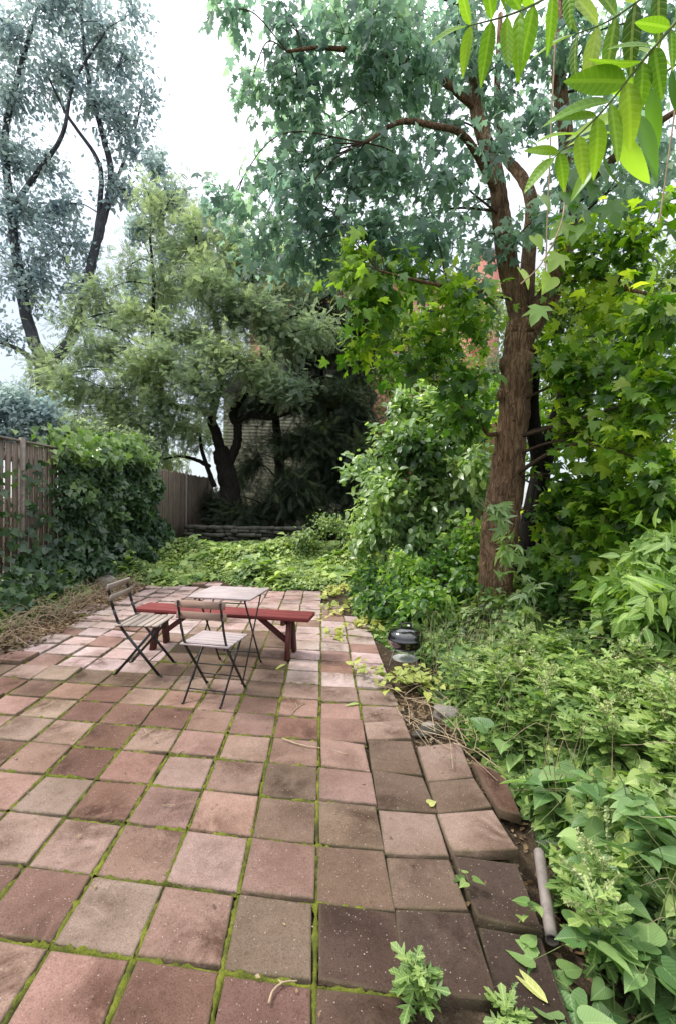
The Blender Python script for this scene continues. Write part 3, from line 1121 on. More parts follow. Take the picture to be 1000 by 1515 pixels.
limbs = [
    ([tbase+np.array([-.03, 0, -.1]), P(729, 905, D), P(737, 820, D), P(748, 720, D), P(757, 630, D), P(763, 555, D), P(768, 505, D), P(772, 470, D)], .215, .155),
    ([P(770, 500, D), P(764, 450, D), P(752, 400, D), P(741, 320, D), P(733, 250, D), P(715, 200, D+.1), P(702, 150, D+.2), P(700, 60, D+.3), P(690, -60, D+.4)], .13, .045),
    ([P(772, 490, D+.05), P(778, 430, D+.1), P(782, 370, D+.2), P(786, 300, D+.3), P(770, 260, D+.5), P(748, 228, D+.7), P(735, 150, D+.9), P(740, 20, D+1.2)], .105, .03),
    ([P(776, 495, D), P(800, 455, D-.05), P(822, 420, D-.1), P(834, 360, D-.1), P(842, 290, D), P(836, 200, D+.1), P(826, 100, D+.2), P(830, -60, D+.3)], .14, .06),
    # side limbs
    ([P(738, 290, D), P(690, 205, D-.3), P(640, 185, D-.6), P(590, 180, D-.8), P(540, 210, D-.9)], .05, .014),
    ([P(705, 160, D+.2), P(640, 110, D-.2), P(560, 80, D-.6), P(480, 70, D-.8), P(425, 75, D-.9)], .05, .012),
    ([P(842, 290, D), P(900, 240, D-.4), P(960, 190, D-.7), P(1040, 140, D-.9)], .06, .02),
    ([P(760, 440, D), P(700, 430, D-.4), P(640, 420, D-.7), P(560, 400, D-.9)], .032, .010),
    ([P(822, 420, D), P(880, 410, D-.6), P(940, 430, D-1.0), P(1010, 450, D-1.2)], .035, .012),
    ([P(742, 640, D), P(722, 642, D-.1), P(708, 625, D-.2), P(680, 600, D-.4)], .03, .010),
]
MAIN = dict(t=T_MAPLE, n=14, size=.105, spread=.10, side=.7, droop=1.4, tilt=.6, tv=.17, tint=.42, t0=.2, face=(0, -.3, 0))
upper = [
    cl(340, 15, 4.8, 35, 25, .4, 8), cl(430, 45, 4.8, 60, 55, .7, 24), cl(500, 35, 5.0, 75, 60, .8, 36), cl(590, 40, 5.0, 75, 60, .8, 36),
    cl(680, 30, 5.2, 70, 60, .8, 30), cl(440, 130, 5.0, 70, 50, .7, 30), cl(450, 235, 5.2, 70, 55, .7, 30),
    cl(540, 130, 4.9, 70, 60, .7, 34), cl(620, 120, 5.0, 60, 50, .7, 28), cl(540, 250, 5.0, 60, 50, .6, 26), cl(600, 260, 4.9, 60, 50, .6, 26),
    cl(660, 260, 4.9, 50, 45, .6, 20), cl(480, 320, 5.3, 70, 45, .7, 26), cl(410, 330, 5.6, 60, 50, .7, 22), cl(560, 340, 4.9, 60, 40, .5, 22),
    cl(640, 340, 5.0, 55, 35, .5, 12), cl(760, 100, 5.6, 60, 60, .8, 26), cl(830, 60, 5.4, 70, 60, .8, 30), cl(930, 40, 5.0, 80, 60, .8, 34),
    cl(640, 190, 5.6, 60, 50, .7, 22), cl(720, 180, 6.2, 50, 40, .6, 16), cl(340, 300, 5.9, 45, 40, .6, 12), 
    cl(690, 120, 5.8, 50, 40, .6, 16), cl(960, 250, 4.6, 60, 70, .6, 28), cl(900, 180, 5.0, 60, 60, .7, 24), cl(520, 60, 6.4, 120, 60, .9, 30), cl(640, 60, 6.6, 120, 60, .9, 30),
    cl(480, 200, 6.4, 90, 60, .9, 22), cl(560, 200, 6.2, 70, 50, .7, 22), cl(600, 330, 5.8, 70, 40, .6, 16), cl(430, 380, 5.6, 50, 40, .5, 14), 
    cl(680, 330, 6.0, 50, 40, .5, 12), cl(930, 320, 5.6, 80, 60, .6, 24), cl(560, 20, 4.4, 90, 40, .6, 20), cl(450, 290, 4.9, 50, 40, .4, 14),
    cl(735, 210, 4.9, 40, 35, .3, 9), cl(790, 330, 4.9, 35, 35, .3, 8), cl(720, 350, 5.2, 40, 35, .3, 9), cl(850, 250, 4.9, 40, 50, .3, 12), cl(690, 430, 5.2, 40, 35, .4, 12), cl(790, 180, 5.2, 50, 40, .4, 12),
    cl(480, 400, 5.8, 50, 40, .5, 14), cl(390, 270, 5.7, 35, 40, .4, 14), cl(370, 130, 5.2, 25, 35, .3, 8), cl(350, 330, 6.2, 35, 40, .4, 12), cl(400, 390, 6.2, 50, 35, .5, 12), cl(620, 380, 5.6, 50, 35, .5, 12), cl(960, 130, 5.6, 70, 50, .6, 22), cl(870, 120, 6, 60, 50, .6, 20),
]
root = thing('maple_tree', 'large reddish trunk maple forking into three limbs above the ivy', 'tree', tbase)
wd, tw, lb = grow(rt, limbs, [(a, b, max(6, int(n*.68))) for a, b, n in upper], MAIN, twig_r=.004, lump=.09, sides=24, wig=.007)
ds = MB()
for pts, r0, r1 in (([np.array([*P(770, 930, 5.5+.35)[:2], -.05]), P(780, 830, 5.5+.3), P(793, 740, 5.5+.25), P(808, 670, 5.5+.2), P(820, 630, 5.5+.2), P(850, 540, 5.5+.2)], .15, .08), ([P(800, 700, 5.5+.2), P(786, 610, 5.5+.12), P(788, 545, 5.5+.08), P(780, 500, 5.5+.05)], .09, .07)):
    c = crom(pts, 8)
    ds.tube(c, np.linspace(r0, r1, len(c)), 16, True, .09, 9)
ds.build('second_stem', M['bark_dark'], root, tbase, True)  # stem stands in shadow; that shade is painted as darker bark
# burls and a knot scar on the trunk
for px, py, rr in ((736, 540, .085), (730, 585, .06), (727, 712, .045)):
    c = P(px+9, py, D-.03)
    a = np.linspace(0, PI, 7)
    wd.tube(np.stack([np.full(7, c[0])+rr*.2*np.sin(a), np.full(7, c[1])-rr*.3*np.sin(a), c[2]-rr*1.3*np.cos(a)], 1), np.maximum(.012, rr*np.sin(a)), 10, True, .12, int(px))
wd.build('trunk', M['bark_main'], root, tbase, True)
tw.build('branches', M['twig'], root, tbase, True)
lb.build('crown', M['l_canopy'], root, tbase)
# lower, greener foliage of the same tree
lower = [
    cl(520, 410, 4.9, 45, 50, .5, 12), cl(560, 460, 4.9, 55, 50, .5, 14), cl(620, 420, 5.1, 55, 35, .5, 9), cl(640, 500, 5.1, 60, 45, .5, 14),
    cl(600, 540, 5.3, 50, 35, .5, 8), cl(690, 560, 5.2, 40, 45, .4, 11), cl(690, 620, 5.3, 45, 45, .5, 12), cl(705, 480, 5.2, 35, 40, .4, 7)]
sunny = [
    cl(870, 370, 4.9, 60, 60, .6, 15), cl(950, 350, 4.4, 60, 50, .6, 15), cl(900, 460, 4.8, 70, 45, .6, 18), cl(970, 470, 4.0, 50, 60, .5, 15),
    cl(840, 540, 5.0, 50, 45, .5, 17), cl(910, 560, 4.6, 70, 50, .6, 23), cl(980, 590, 4.0, 50, 60, .5, 17), cl(860, 630, 4.9, 60, 45, .6, 21),
    cl(820, 760, 5.6, 50, 50, .5, 14), cl(930, 520, 5.4, 80, 50, .6, 18), cl(660, 440, 4.9, 45, 35, .4, 10), cl(540, 520, 5.2, 35, 30, .4, 8), cl(930, 660, 4.4, 70, 50, .6, 24), cl(990, 700, 3.9, 50, 50, .5, 17), cl(870, 710, 5.1, 60, 45, .6, 21), cl(780, 640, 6.4, 70, 70, .6, 18),
]
LOW = dict(MAIN, size=.125, tint=.52, n=12, tv=.24, tilt=.5, droop=.9)
_, tw2, lb2 = grow(np.random.default_rng(31), limbs, lower, LOW, twig_r=.0035)
tw2.build('lower_branches', M['twig'], root, tbase, True)
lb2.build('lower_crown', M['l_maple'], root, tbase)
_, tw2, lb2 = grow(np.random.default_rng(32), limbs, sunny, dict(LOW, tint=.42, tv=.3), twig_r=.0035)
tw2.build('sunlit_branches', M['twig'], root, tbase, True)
lb2.build('sun_tinted_crown', M['l_sunny'], root, tbase)

# sprig of slim leaves hanging in front of the trunk
sp_ = np.random.default_rng(33)
tw3, lb3 = MB(), MB()
for (a, b, cc) in (((700, 735, 5.1), (742, 775, 4.9), (770, 820, 4.85)), ((735, 770, 5.0), (745, 810, 4.9), (740, 850, 4.85)), ((760, 850, 5.1), (785, 870, 4.9), (770, 900, 4.85)), ((790, 800, 5.2), (830, 830, 5.0), (860, 850, 4.9)), ((720, 740, 5.1), (735, 752, 5.0), (750, 742, 4.9))):
    c = crom(pp(a, b, cc), 5)
    tw3.tube(c, np.linspace(.006, .002, len(c)), 5, False)
    n = 11
    k = sp_.integers(2, len(c), n)
    leaves(lb3, T_SLIMMAPLE, c[k]+sp_.normal(size=(n, 3))*.02, sp_.normal(size=(n, 3))*.7+np.array([.1, -.3, -.75]), np.array([0, -.5, .8])+sp_.normal(size=(n, 3))*.4, sp_.uniform(.13, .22, n), sp_.uniform(.45, .9, n))
sg = thing('maple_sprig', 'drooping pale green leaf sprig hanging in front of the reddish trunk', 'sprig', P(745, 780, 4.9))
tw3.build('stem', M['green_stem'], sg, sg.location, True)
lb3.build('leaves', M['l_shrub'], sg, sg.location)

# ------------------------------------------------------------------ trees beyond
rb = np.random.default_rng(40)
D = 18
lb_ = np.array([*P(62, 770, D)[:2], .3])
plant('tall_tree', 'tall hazy tree with two grey limbs rising beyond the left fence', 'tree', lb_, rb, [
    ([lb_, P(65, 640, D), P(66, 560, D), P(66, 535, D)], .36, .28),
    ([P(66, 545, D), P(42, 480, D), P(28, 400, D), P(15, 300, D), P(8, 200, D), P(30, 100, D), P(60, 0, D)], .24, .05),
    ([P(66, 545, D), P(100, 510, D), P(122, 450, D), P(138, 380, D), P(152, 325, D), P(165, 260, D), P(150, 190, D), P(130, 110, D), P(120, 20, D)], .22, .05),
    ([P(140, 372, D), P(148, 300, D), P(146, 240, D), P(100, 170, D), P(70, 110, D)], .12, .03),
    ([P(16, 310, D), P(55, 255, D-.3), P(92, 200, D-.5), P(110, 120, D-.5), P(160, 40, D-.5)], .10, .03),
    ([P(152, 325, D), P(175, 260, D+1), P(200, 190, D+1), P(215, 120, D+1)], .09, .02),
    ([P(66, 550, D), P(30, 518, D), P(-20, 500, D)], .14, .04),
], [
    cl(20, 60, D, 70, 40, 1.5, 60), cl(80, 20, D, 60, 40, 1.5, 50), cl(150, 60, D, 50, 50, 1.5, 50), cl(30, 140, D, 60, 45, 1.5, 60), cl(100, 110, D, 50, 45, 1.3, 48),
    cl(185, 90, D, 40, 50, 1.3, 30), cl(160, 160, D, 50, 45, 1.3, 44), cl(20, 230, D, 60, 40, 1.5, 60), cl(70, 250, D, 35, 30, 1, 20), cl(190, 200, D, 40, 45, 1.3, 38),
    cl(180, 280, D, 35, 40, 1.2, 30), cl(215, 150, D, 25, 40, 1, 14), cl(30, 320, D, 55, 45, 1.5, 60), cl(90, 370, D, 60, 45, 1.5, 64), cl(40, 420, D, 60, 50, 1.5, 66),
    cl(120, 430, D, 45, 40, 1.2, 40), cl(90, 310, D, 40, 40, 1.2, 32), cl(-30, 180, D, 50, 100, 1.5, 40), cl(-40, 380, D, 50, 100, 1.5, 40), cl(15, 500, D, 30, 20, .8, 12), cl(110, 10, D, 90, 30, 2, 40), cl(200, 20, D, 30, 40, 1, 14),
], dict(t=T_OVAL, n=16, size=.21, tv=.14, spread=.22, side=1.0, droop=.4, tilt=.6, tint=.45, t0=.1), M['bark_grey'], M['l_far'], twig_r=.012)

D = 14.6
EXTRA_OLD = [cl(*a) for a in ((60, 610, D+2, 55, 35, 1.2, 34), (140, 640, D+2, 55, 30, 1.2, 34), (210, 670, D+2, 45, 25, 1.0, 30), (250, 690, D+3, 40, 25, 1, 22), (290, 330, D, 30, 35, 1, 12), (220, 290, D, 30, 35, 1, 10), (350, 370, D, 40, 30, 1, 18), (270, 370, D, 40, 35, 1, 18), (60, 540, D+2, 40, 30, 1, 14), (20, 590, D+2, 40, 30, 1, 16), (200, 540, D-1, 50, 35, 1, 28))] + [cl(*a) for a in ((80, 560, D+.5, 50, 40, 1.2, 30), (110, 480, D+1, 50, 35, 1.2, 20), (320, 520, D-1, 50, 30, 1, 34), (240, 600, D-.5, 50, 30, 1, 30), (380, 460, D-1, 50, 35, 1, 34),
    (250, 530, D-1, 55, 40, 1, 34), (300, 640, D+1.5, 40, 30, 1, 24), (150, 440, D+1, 45, 35, 1, 22), (210, 630, D, 60, 30, 1, 30), (330, 430, D-1, 50, 35, 1, 30), (430, 400, D, 45, 35, 1, 30), (460, 490, D-1, 45, 35, 1, 28), (100, 650, D+1, 50, 30, 1, 26))]
EXTRA_YEW = [cl(*a) for a in ((520, 620, 15.0, 40, 45, 1, 40), (470, 650, 14.8, 45, 40, 1, 36), (430, 720, 14.6, 40, 35, .9, 30), (340, 770, 14.2, 50, 25, .8, 30), (390, 600, 14.8, 35, 25, .8, 20), (550, 680, 14.6, 30, 60, .9, 36), (520, 480, 15.5, 40, 45, 1, 34), (400, 745, 16.2, 30, 40, .8, 16), (365, 600, 15.4, 22, 25, .7, 10), (375, 680, 15.8, 22, 40, .7, 12))]
rb = np.random.default_rng(41)
ob = np.array([*P(338, 800, D)[:2], .3])
plant('old_tree', 'old black trunked tree with forked stem and fine olive foliage', 'tree', ob, rb, [
    ([ob, P(345, 760, D), P(338, 710, D), P(326, 665, D)], .38, .26),
    ([P(328, 675, D), P(322, 645, D), P(314, 620, D), P(320, 590, D), P(330, 540, D), P(320, 480, D), P(300, 420, D), P(290, 350, D)], .17, .05),
    ([P(335, 690, D), P(350, 660, D), P(352, 630, D), P(345, 610, D), P(370, 570, D), P(390, 520, D), P(385, 460, D), P(370, 400, D)], .16, .05),
    ([P(348, 625, D), P(370, 615, D-.2), P(400, 618, D-.3), P(430, 610, D-.4)], .10, .05),
    ([P(316, 612, D), P(285, 605, D), P(250, 595, D-.2), P(232, 560, D-.2), P(226, 500, D-.2), P(228, 420, D-.2), P(222, 350, D)], .12, .03),
    ([P(310, 690, D), P(290, 680, D+.3), P(265, 675, D+.4), P(240, 680, D+.5)], .07, .03),
    ([P(318, 720, D), P(300, 670, D), P(296, 640, D)], .08, .03),
    ([P(400, 525, D), P(395, 490, D), P(430, 470, D-.2), P(460, 455, D-.3), P(490, 435, D-.4)], .07, .02),
], [
    cl(150, 520, D, 60, 40, 1.4, 44), cl(120, 580, D, 60, 40, 1.4, 44), cl(170, 600, D, 60, 40, 1.3, 46), cl(220, 560, D, 50, 45, 1.2, 34), cl(200, 470, D, 50, 40, 1.2, 30),
    cl(190, 650, D, 60, 30, 1.2, 34), cl(260, 640, D, 50, 30, 1.2, 34), cl(270, 500, D, 60, 45, 1.4, 46), cl(290, 560, D-1, 60, 35, 1.0, 44), cl(340, 470, D, 60, 45, 1.4, 46),
    cl(360, 540, D-1.2, 55, 35, 1.0, 46), cl(420, 500, D-.5, 50, 45, 1.2, 40), cl(300, 420, D, 60, 40, 1.4, 40), cl(370, 400, D, 60, 40, 1.4, 38), cl(250, 420, D, 40, 40, 1.2, 22),
    cl(440, 440, D, 50, 40, 1.2, 32), cl(230, 340, D, 30, 40, 1.0, 14), cl(260, 290, D+1, 25, 45, 1.0, 10), cl(420, 570, D-1.2, 50, 25, .9, 34), cl(480, 420, D, 45, 35, 1.0, 22),
    cl(310, 595, D-1, 40, 20, .8, 18), cl(330, 350, D, 40, 35, 1, 14), cl(190, 400, D+.5, 35, 40, 1, 12),
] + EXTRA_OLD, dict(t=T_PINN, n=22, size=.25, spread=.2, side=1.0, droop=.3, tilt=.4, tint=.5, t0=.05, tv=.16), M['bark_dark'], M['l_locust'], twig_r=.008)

D = 15.5
rb = np.random.default_rng(42)
yb = np.array([*P(408, 800, D)[:2], .3])
plant('yew_tree', 'dark needled evergreen drooping in front of the yellow house', 'tree', yb, rb, [
    ([yb, P(408, 750, D), P(414, 700, D), P(410, 640, D), P(405, 580, D), P(404, 500, D), P(410, 420, D)], .22, .05),
    ([np.array([*P(480, 800, D+.6)[:2], .3]), P(478, 720, D+.5), P(470, 640, D+.4), P(476, 560, D+.3), P(470, 470, D)], .14, .04),
    ([P(412, 690, D), P(440, 650, D-.3), P(470, 630, D-.5)], .08, .03),
    ([P(405, 590, D), P(450, 560, D-.3), P(500, 560, D-.5)], .07, .03),
], [
    cl(430, 655, D-.6, 45, 22, 1.0, 36), cl(480, 520, D, 45, 40, 1.2, 44), cl(500, 590, D-.4, 45, 40, 1.2, 50), cl(450, 590, D-.3, 40, 35, 1.0, 36), cl(500, 660, D-.4, 45, 40, 1.2, 50),
    cl(470, 710, D, 45, 35, 1.0, 38), cl(520, 720, D-.2, 40, 45, 1.0, 44), cl(440, 750, D, 60, 30, 1.0, 30), cl(500, 770, D-.4, 60, 30, 1.0, 46), cl(440, 520, D, 35, 35, 1, 26),
    cl(530, 540, D, 35, 50, 1.0, 38), cl(380, 760, D+.4, 40, 30, 1, 26), cl(310, 745, D+1, 35, 30, 1, 34), cl(470, 460, D, 45, 35, 1, 34), cl(360, 700, D+2, 25, 30, 1, 12),
] + EXTRA_YEW, dict(t=T_SPRAY, n=24, size=.44, spread=.15, side=.8, droop=.5, tilt=.35, tint=.4, t0=.1), M['bark_dark'], M['l_yew'], twig_r=.007)

# bright hazy trees behind the shrubs and small ones behind the fence
bgt = [
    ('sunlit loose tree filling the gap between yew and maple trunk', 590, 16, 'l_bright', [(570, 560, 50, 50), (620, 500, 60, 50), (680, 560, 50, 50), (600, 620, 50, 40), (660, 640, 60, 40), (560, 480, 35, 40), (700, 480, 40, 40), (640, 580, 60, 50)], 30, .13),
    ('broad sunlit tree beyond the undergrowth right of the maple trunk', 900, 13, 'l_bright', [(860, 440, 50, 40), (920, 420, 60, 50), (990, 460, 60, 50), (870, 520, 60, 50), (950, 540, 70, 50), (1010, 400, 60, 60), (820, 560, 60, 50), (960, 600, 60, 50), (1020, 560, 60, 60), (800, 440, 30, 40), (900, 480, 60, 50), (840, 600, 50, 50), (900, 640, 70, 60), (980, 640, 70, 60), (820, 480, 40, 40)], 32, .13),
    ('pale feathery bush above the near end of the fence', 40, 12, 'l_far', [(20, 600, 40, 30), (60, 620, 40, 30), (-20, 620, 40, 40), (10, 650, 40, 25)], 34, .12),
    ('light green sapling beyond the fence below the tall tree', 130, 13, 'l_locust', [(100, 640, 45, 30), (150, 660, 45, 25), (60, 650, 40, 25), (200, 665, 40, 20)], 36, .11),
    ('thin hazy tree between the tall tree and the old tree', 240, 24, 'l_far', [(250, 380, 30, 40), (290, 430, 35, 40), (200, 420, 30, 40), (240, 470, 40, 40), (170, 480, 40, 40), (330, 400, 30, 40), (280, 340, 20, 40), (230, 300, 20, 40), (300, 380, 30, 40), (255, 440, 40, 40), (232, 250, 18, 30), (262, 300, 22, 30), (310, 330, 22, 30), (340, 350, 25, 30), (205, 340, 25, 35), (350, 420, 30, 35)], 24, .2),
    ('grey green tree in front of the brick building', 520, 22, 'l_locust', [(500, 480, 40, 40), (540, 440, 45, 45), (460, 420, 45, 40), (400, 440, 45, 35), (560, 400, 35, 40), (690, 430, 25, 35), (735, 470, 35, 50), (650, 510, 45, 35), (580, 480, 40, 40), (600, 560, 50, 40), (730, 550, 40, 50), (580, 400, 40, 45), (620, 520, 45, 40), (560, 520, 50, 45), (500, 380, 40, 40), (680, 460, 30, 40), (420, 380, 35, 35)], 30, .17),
    ('leafy tree far behind the right hand undergrowth', 760, 20, 'l_maple', [(720, 600, 60, 50), (780, 560, 60, 60), (820, 640, 70, 50), (740, 680, 70, 50), (850, 560, 60, 60), (900, 740, 90, 50), (990, 720, 80, 60)], 34, .18),
]
for k, (lab, px, d, mt, cls, ns, ls) in enumerate(bgt):
    r_ = np.random.default_rng(50+k)
    base = np.array([*P(px, 780, d)[:2], .3])
    topy = min(c[1] for c in cls)
    lm = [([base, P(px+6, 700, d), P(px-4, (700+topy)/2, d), P(px+5, topy+15, d)], .13*d/14, .03)]
    for c in cls[::2]:
        lm.append(([P(px, min(700, c[1]+90), d), P((px+c[0])/2, c[1]+40, d), P(c[0], c[1], d)], .05, .015))
    plant('background_tree', lab, 'tree', base, r_, lm, [cl(a, b, d, x, y, None, ns) for a, b, x, y in cls],
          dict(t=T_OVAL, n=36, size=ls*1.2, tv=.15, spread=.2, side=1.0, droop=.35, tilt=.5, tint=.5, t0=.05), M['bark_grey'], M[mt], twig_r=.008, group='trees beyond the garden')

# ------------------------------------------------------------------ shrubs on the right


def shrub(label, stems, clumps, lf, lmat, seed, name='shrub', cat='shrub', group=None):
    r_ = np.random.default_rng(seed)
    base = np.array([*stems[0][0][:2], float(gz(stems[0][0][0], stems[0][0][1]))])
    return plant(name, label, cat, base, r_, [(s, .022, .008) for s in stems], clumps, lf, M['twig'], lmat, group=group, trunk_name='stems', crown_name='leaves', twig_r=.0028)


def stem_to(px, py, d, tx, ty):
    b = P(px, py, d)
    b[2] = float(gz(b[0], b[1]))-.02
    return [b, (b+P(tx, ty, d))/2+np.array([.05, .05, .15]), P(tx, ty, d)]


SH = dict(t=T_OVAL, n=15, size=.15, spread=.07, side=.9, droop=.55, tilt=.45, tint=.5, t0=.15, face=(-.2, -.35, 0))
shrub('big grey green leafy shrub spreading left of the trunk', [stem_to(600, 860, 7.6, 600, 700), stem_to(640, 860, 7.6, 650, 650), stem_to(570, 860, 7.8, 560, 720)],
      [cl(640, 610, 7.6, 50, 40, .6, 36), cl(590, 650, 7.6, 50, 45, .6, 40), cl(660, 680, 7.4, 55, 50, .6, 44), cl(560, 700, 7.8, 45, 40, .6, 36), cl(605, 720, 7.4, 50, 45, .6, 44),
       cl(560, 760, 7.6, 45, 40, .6, 36), cl(650, 750, 7.2, 55, 45, .6, 44), cl(600, 790, 7.2, 55, 40, .6, 40), cl(690, 740, 7.0, 40, 50, .5, 36), cl(530, 690, 8, 25, 20, .3, 12), cl(620, 660, 7.1, 45, 40, .4, 34), cl(575, 735, 7.0, 45, 40, .4, 34), cl(640, 800, 6.8, 50, 35, .4, 34), cl(545, 800, 7.4, 40, 35, .4, 30), cl(680, 620, 7.2, 40, 45, .4, 26), cl(700, 690, 6.8, 35, 45, .4, 26), cl(600, 600, 7.8, 40, 30, .4, 20)], SH, M['l_shrub'], 70)
shrub('dark low shrub between the big shrub and the kettle grill', [stem_to(640, 920, 6.0, 640, 840), stem_to(690, 920, 6.0, 690, 830)],
      [cl(600, 850, 6.4, 55, 35, .5, 44), cl(660, 840, 6.2, 55, 40, .5, 48), cl(700, 800, 6.2, 40, 45, .4, 34), cl(570, 890, 6.0, 45, 30, .4, 36), cl(630, 895, 5.6, 55, 35, .4, 44), cl(690, 870, 5.8, 40, 40, .4, 34), cl(545, 850, 7, 35, 25, .4, 24)],
      dict(SH, size=.10, tint=.38), M['l_maple'], 71)
shrub('yellow green bush at the far right corner of the garden', [stem_to(500, 830, 11, 500, 790)],
      [cl(490, 775, 11, 35, 20, .6, 36), cl(530, 790, 10.5, 35, 22, .6, 36), cl(450, 795, 11, 30, 15, .5, 26), cl(550, 815, 9, 35, 25, .5, 30)], dict(SH, size=.10, tint=.6), M['l_cover'], 72)
shrub('tall dark undergrowth shrub right behind the maple trunk', [stem_to(840, 900, 5.4, 850, 760), stem_to(920, 900, 5.0, 930, 760)],
      [cl(840, 760, 5.6, 60, 45, .5, 44), cl(820, 830, 5.4, 50, 45, .5, 40), cl(900, 780, 5.2, 60, 45, .5, 44), cl(880, 850, 5.0, 60, 40, .5, 40), cl(950, 830, 4.6, 60, 45, .5, 40), cl(980, 770, 4.4, 50, 45, .5, 34), cl(800, 890, 5.3, 45, 35, .4, 30)],
      dict(SH, t=T_MAPLE, size=.12, tint=.4), M['l_maple'], 73)
shrub('sunlit broad leaved bush under the overhanging maple at the right edge', [stem_to(960, 930, 4.2, 950, 800), stem_to(1010, 930, 4.0, 1000, 780)],
      [cl(900, 800, 4.6, 45, 35, .4, 26), cl(950, 760, 4.3, 50, 40, .4, 30), cl(985, 810, 4.0, 45, 40, .4, 28), cl(910, 860, 4.4, 45, 30, .4, 26), cl(880, 740, 4.7, 40, 30, .4, 18)],
      dict(SH, t=T_MAPLE, size=.13, tint=.5, n=11), M['l_sunny'], 76)
shrub('sunlit shrub with long pointed leaves at the right edge', [stem_to(960, 960, 3.4, 960, 850), stem_to(1020, 960, 3.2, 1010, 850)],
      [cl(960, 840, 3.6, 50, 30, .3, 26), cl(930, 880, 3.6, 50, 30, .3, 28), cl(985, 880, 3.2, 45, 35, .3, 28), cl(1000, 810, 3.3, 40, 30, .3, 18), cl(960, 920, 3.3, 60, 30, .3, 28)],
      dict(SH, t=T_POINT, size=.15, tint=.6, spread=.05, n=9, tilt=.6), M['l_fresh'], 74)
shrub('leafy thicket closing the view at the far right edge', [stem_to(1100, 980, 4.2, 1100, 700)],
      [cl(1080, 700, 4.2, 60, 90, .6, 60), cl(1080, 850, 4.0, 60, 70, .6, 50), cl(1150, 600, 4.4, 70, 120, .7, 60), cl(1150, 850, 4.0, 70, 90, .7, 60), cl(1080, 540, 4.4, 60, 80, .6, 40)], dict(SH, t=T_MAPLE, size=.14), M['l_maple'], 75)


# ------------------------------------------------------------------ carpets of leaves
def carpet(r, n, region, hfun, tmpl, size, tint=.45, flat=.5, droop=.25):
    """leaves standing on the ground: region(r, n) gives plan points, hfun the height range of the plants there"""
    xy = region(r, n)
    x, y = xy[:, 0], xy[:, 1]
    h = hfun(x, y)
    keep = h > .01
    x, y, h = x[keep], y[keep], h[keep]
    n = len(x)
    f = r.uniform(0, 1, n)**.45
    z = gz(x, y)+h*f+.01
    pos = np.stack([x, y, z], 1)
    a = r.uniform(0, 2*PI, n)
    td = np.stack([np.cos(a), np.sin(a), -droop+r.normal(size=n)*.3], 1)
    td += np.array([-.15, -.45, 0])
    nm = up3+r.normal(size=(n, 3))*flat+np.array([-.1, -.25, 0])
    mb = MB()
    tt = np.clip(tint-.08+1.15*(f-.72)+.25*(lumpy(x, y, 2.3, 4)-.5)+r.normal(size=n)*.2, .02, .95)  # low leaves tinted darker, shade inside the growth put into the colour
    leaves(mb, tmpl, pos, td, nm, size*r.uniform(.55, 1.25, n), tt)
    return mb


def rect(x0, x1, y0, y1):
    return lambda r, n: np.stack([r.uniform(x0, x1, n), r.uniform(y0, y1, n)], 1)


def lumpy(x, y, s=1.0, ph=0.0):
    return .5+.25*np.sin(x*3.1*s+1.3*np.sin(y*2.3*s+ph)+ph)+.25*np.sin(y*2.7*s+1.7*np.sin(x*1.9*s-ph))


# back garden ground cover
def h_back(x, y):
    edge = 8.35+.35*np.sin(x*2.3)+.25*np.sin(x*5.1+1)+np.where(x > -1.4, -.25, 0)
    m_ = smoothstep(0, .6, y-edge)*(1-smoothstep(13.5, 14.2, y))
    return m_*(.05+.32*lumpy(x, y, .9)**1.6)*(1-.75*smoothstep(11.3, 12.6, y))


g = carpet(np.random.default_rng(80), 52000, rect(-4.7, 2.2, 8.1, 14.4), h_back, T_IVY, .082, .55, .5)
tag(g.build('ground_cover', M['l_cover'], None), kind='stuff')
g = carpet(np.random.default_rng(81), 5000, rect(-4.7, 1.5, 8.3, 13), lambda x, y: h_back(x, y)*1.5*(lumpy(x, y, 1.4, 2) > .62), T_HEART, .15, .62, .35)
tag(g.build('ground_cover', M['l_weed'], None), kind='stuff')


# ivy and low vines along the right side of the patio
def edge_x(y):
    return np.interp(y, [0, 1.2, 1.7, 2.2, 2.7, 3.1, 3.5, 4.0, 4.6, 5.4, 6.5, 8.5], [.86, .95, 1.05, 1.02, .93, .86, .80, .62, .80, .42, .25, .2])


def h_right(x, y):
    d = x-edge_x(y)
    grill = np.hypot((x-gp[0])/.36, (y-gp[1]+.06)/.42)
    m_ = smoothstep(-.05, .35, d)*smoothstep(.8, 1.15, grill)
    m_ = m_*(1-.85*np.exp(-((x-1.75)/.75)**2-((y-4.75)/.95)**2))
    return m_*(.04+np.minimum(.85, .14+.36*np.maximum(d, 0))*(.3+1.0*lumpy(x, y, 1.5, 1)))


g = carpet(np.random.default_rng(82), 26000, rect(.15, 3.2, 2.9, 8.6), h_right, T_IVY, .085, .42, .5)
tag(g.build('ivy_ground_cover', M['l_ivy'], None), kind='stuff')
g = carpet(np.random.default_rng(83), 17000, rect(.75, 2.6, .7, 3.4), lambda x, y: h_right(x, y)*.95, T_HEART, .075, .45, .55)
tag(g.build('weed_ground_cover', M['l_weed'], None, smooth=True), kind='stuff')

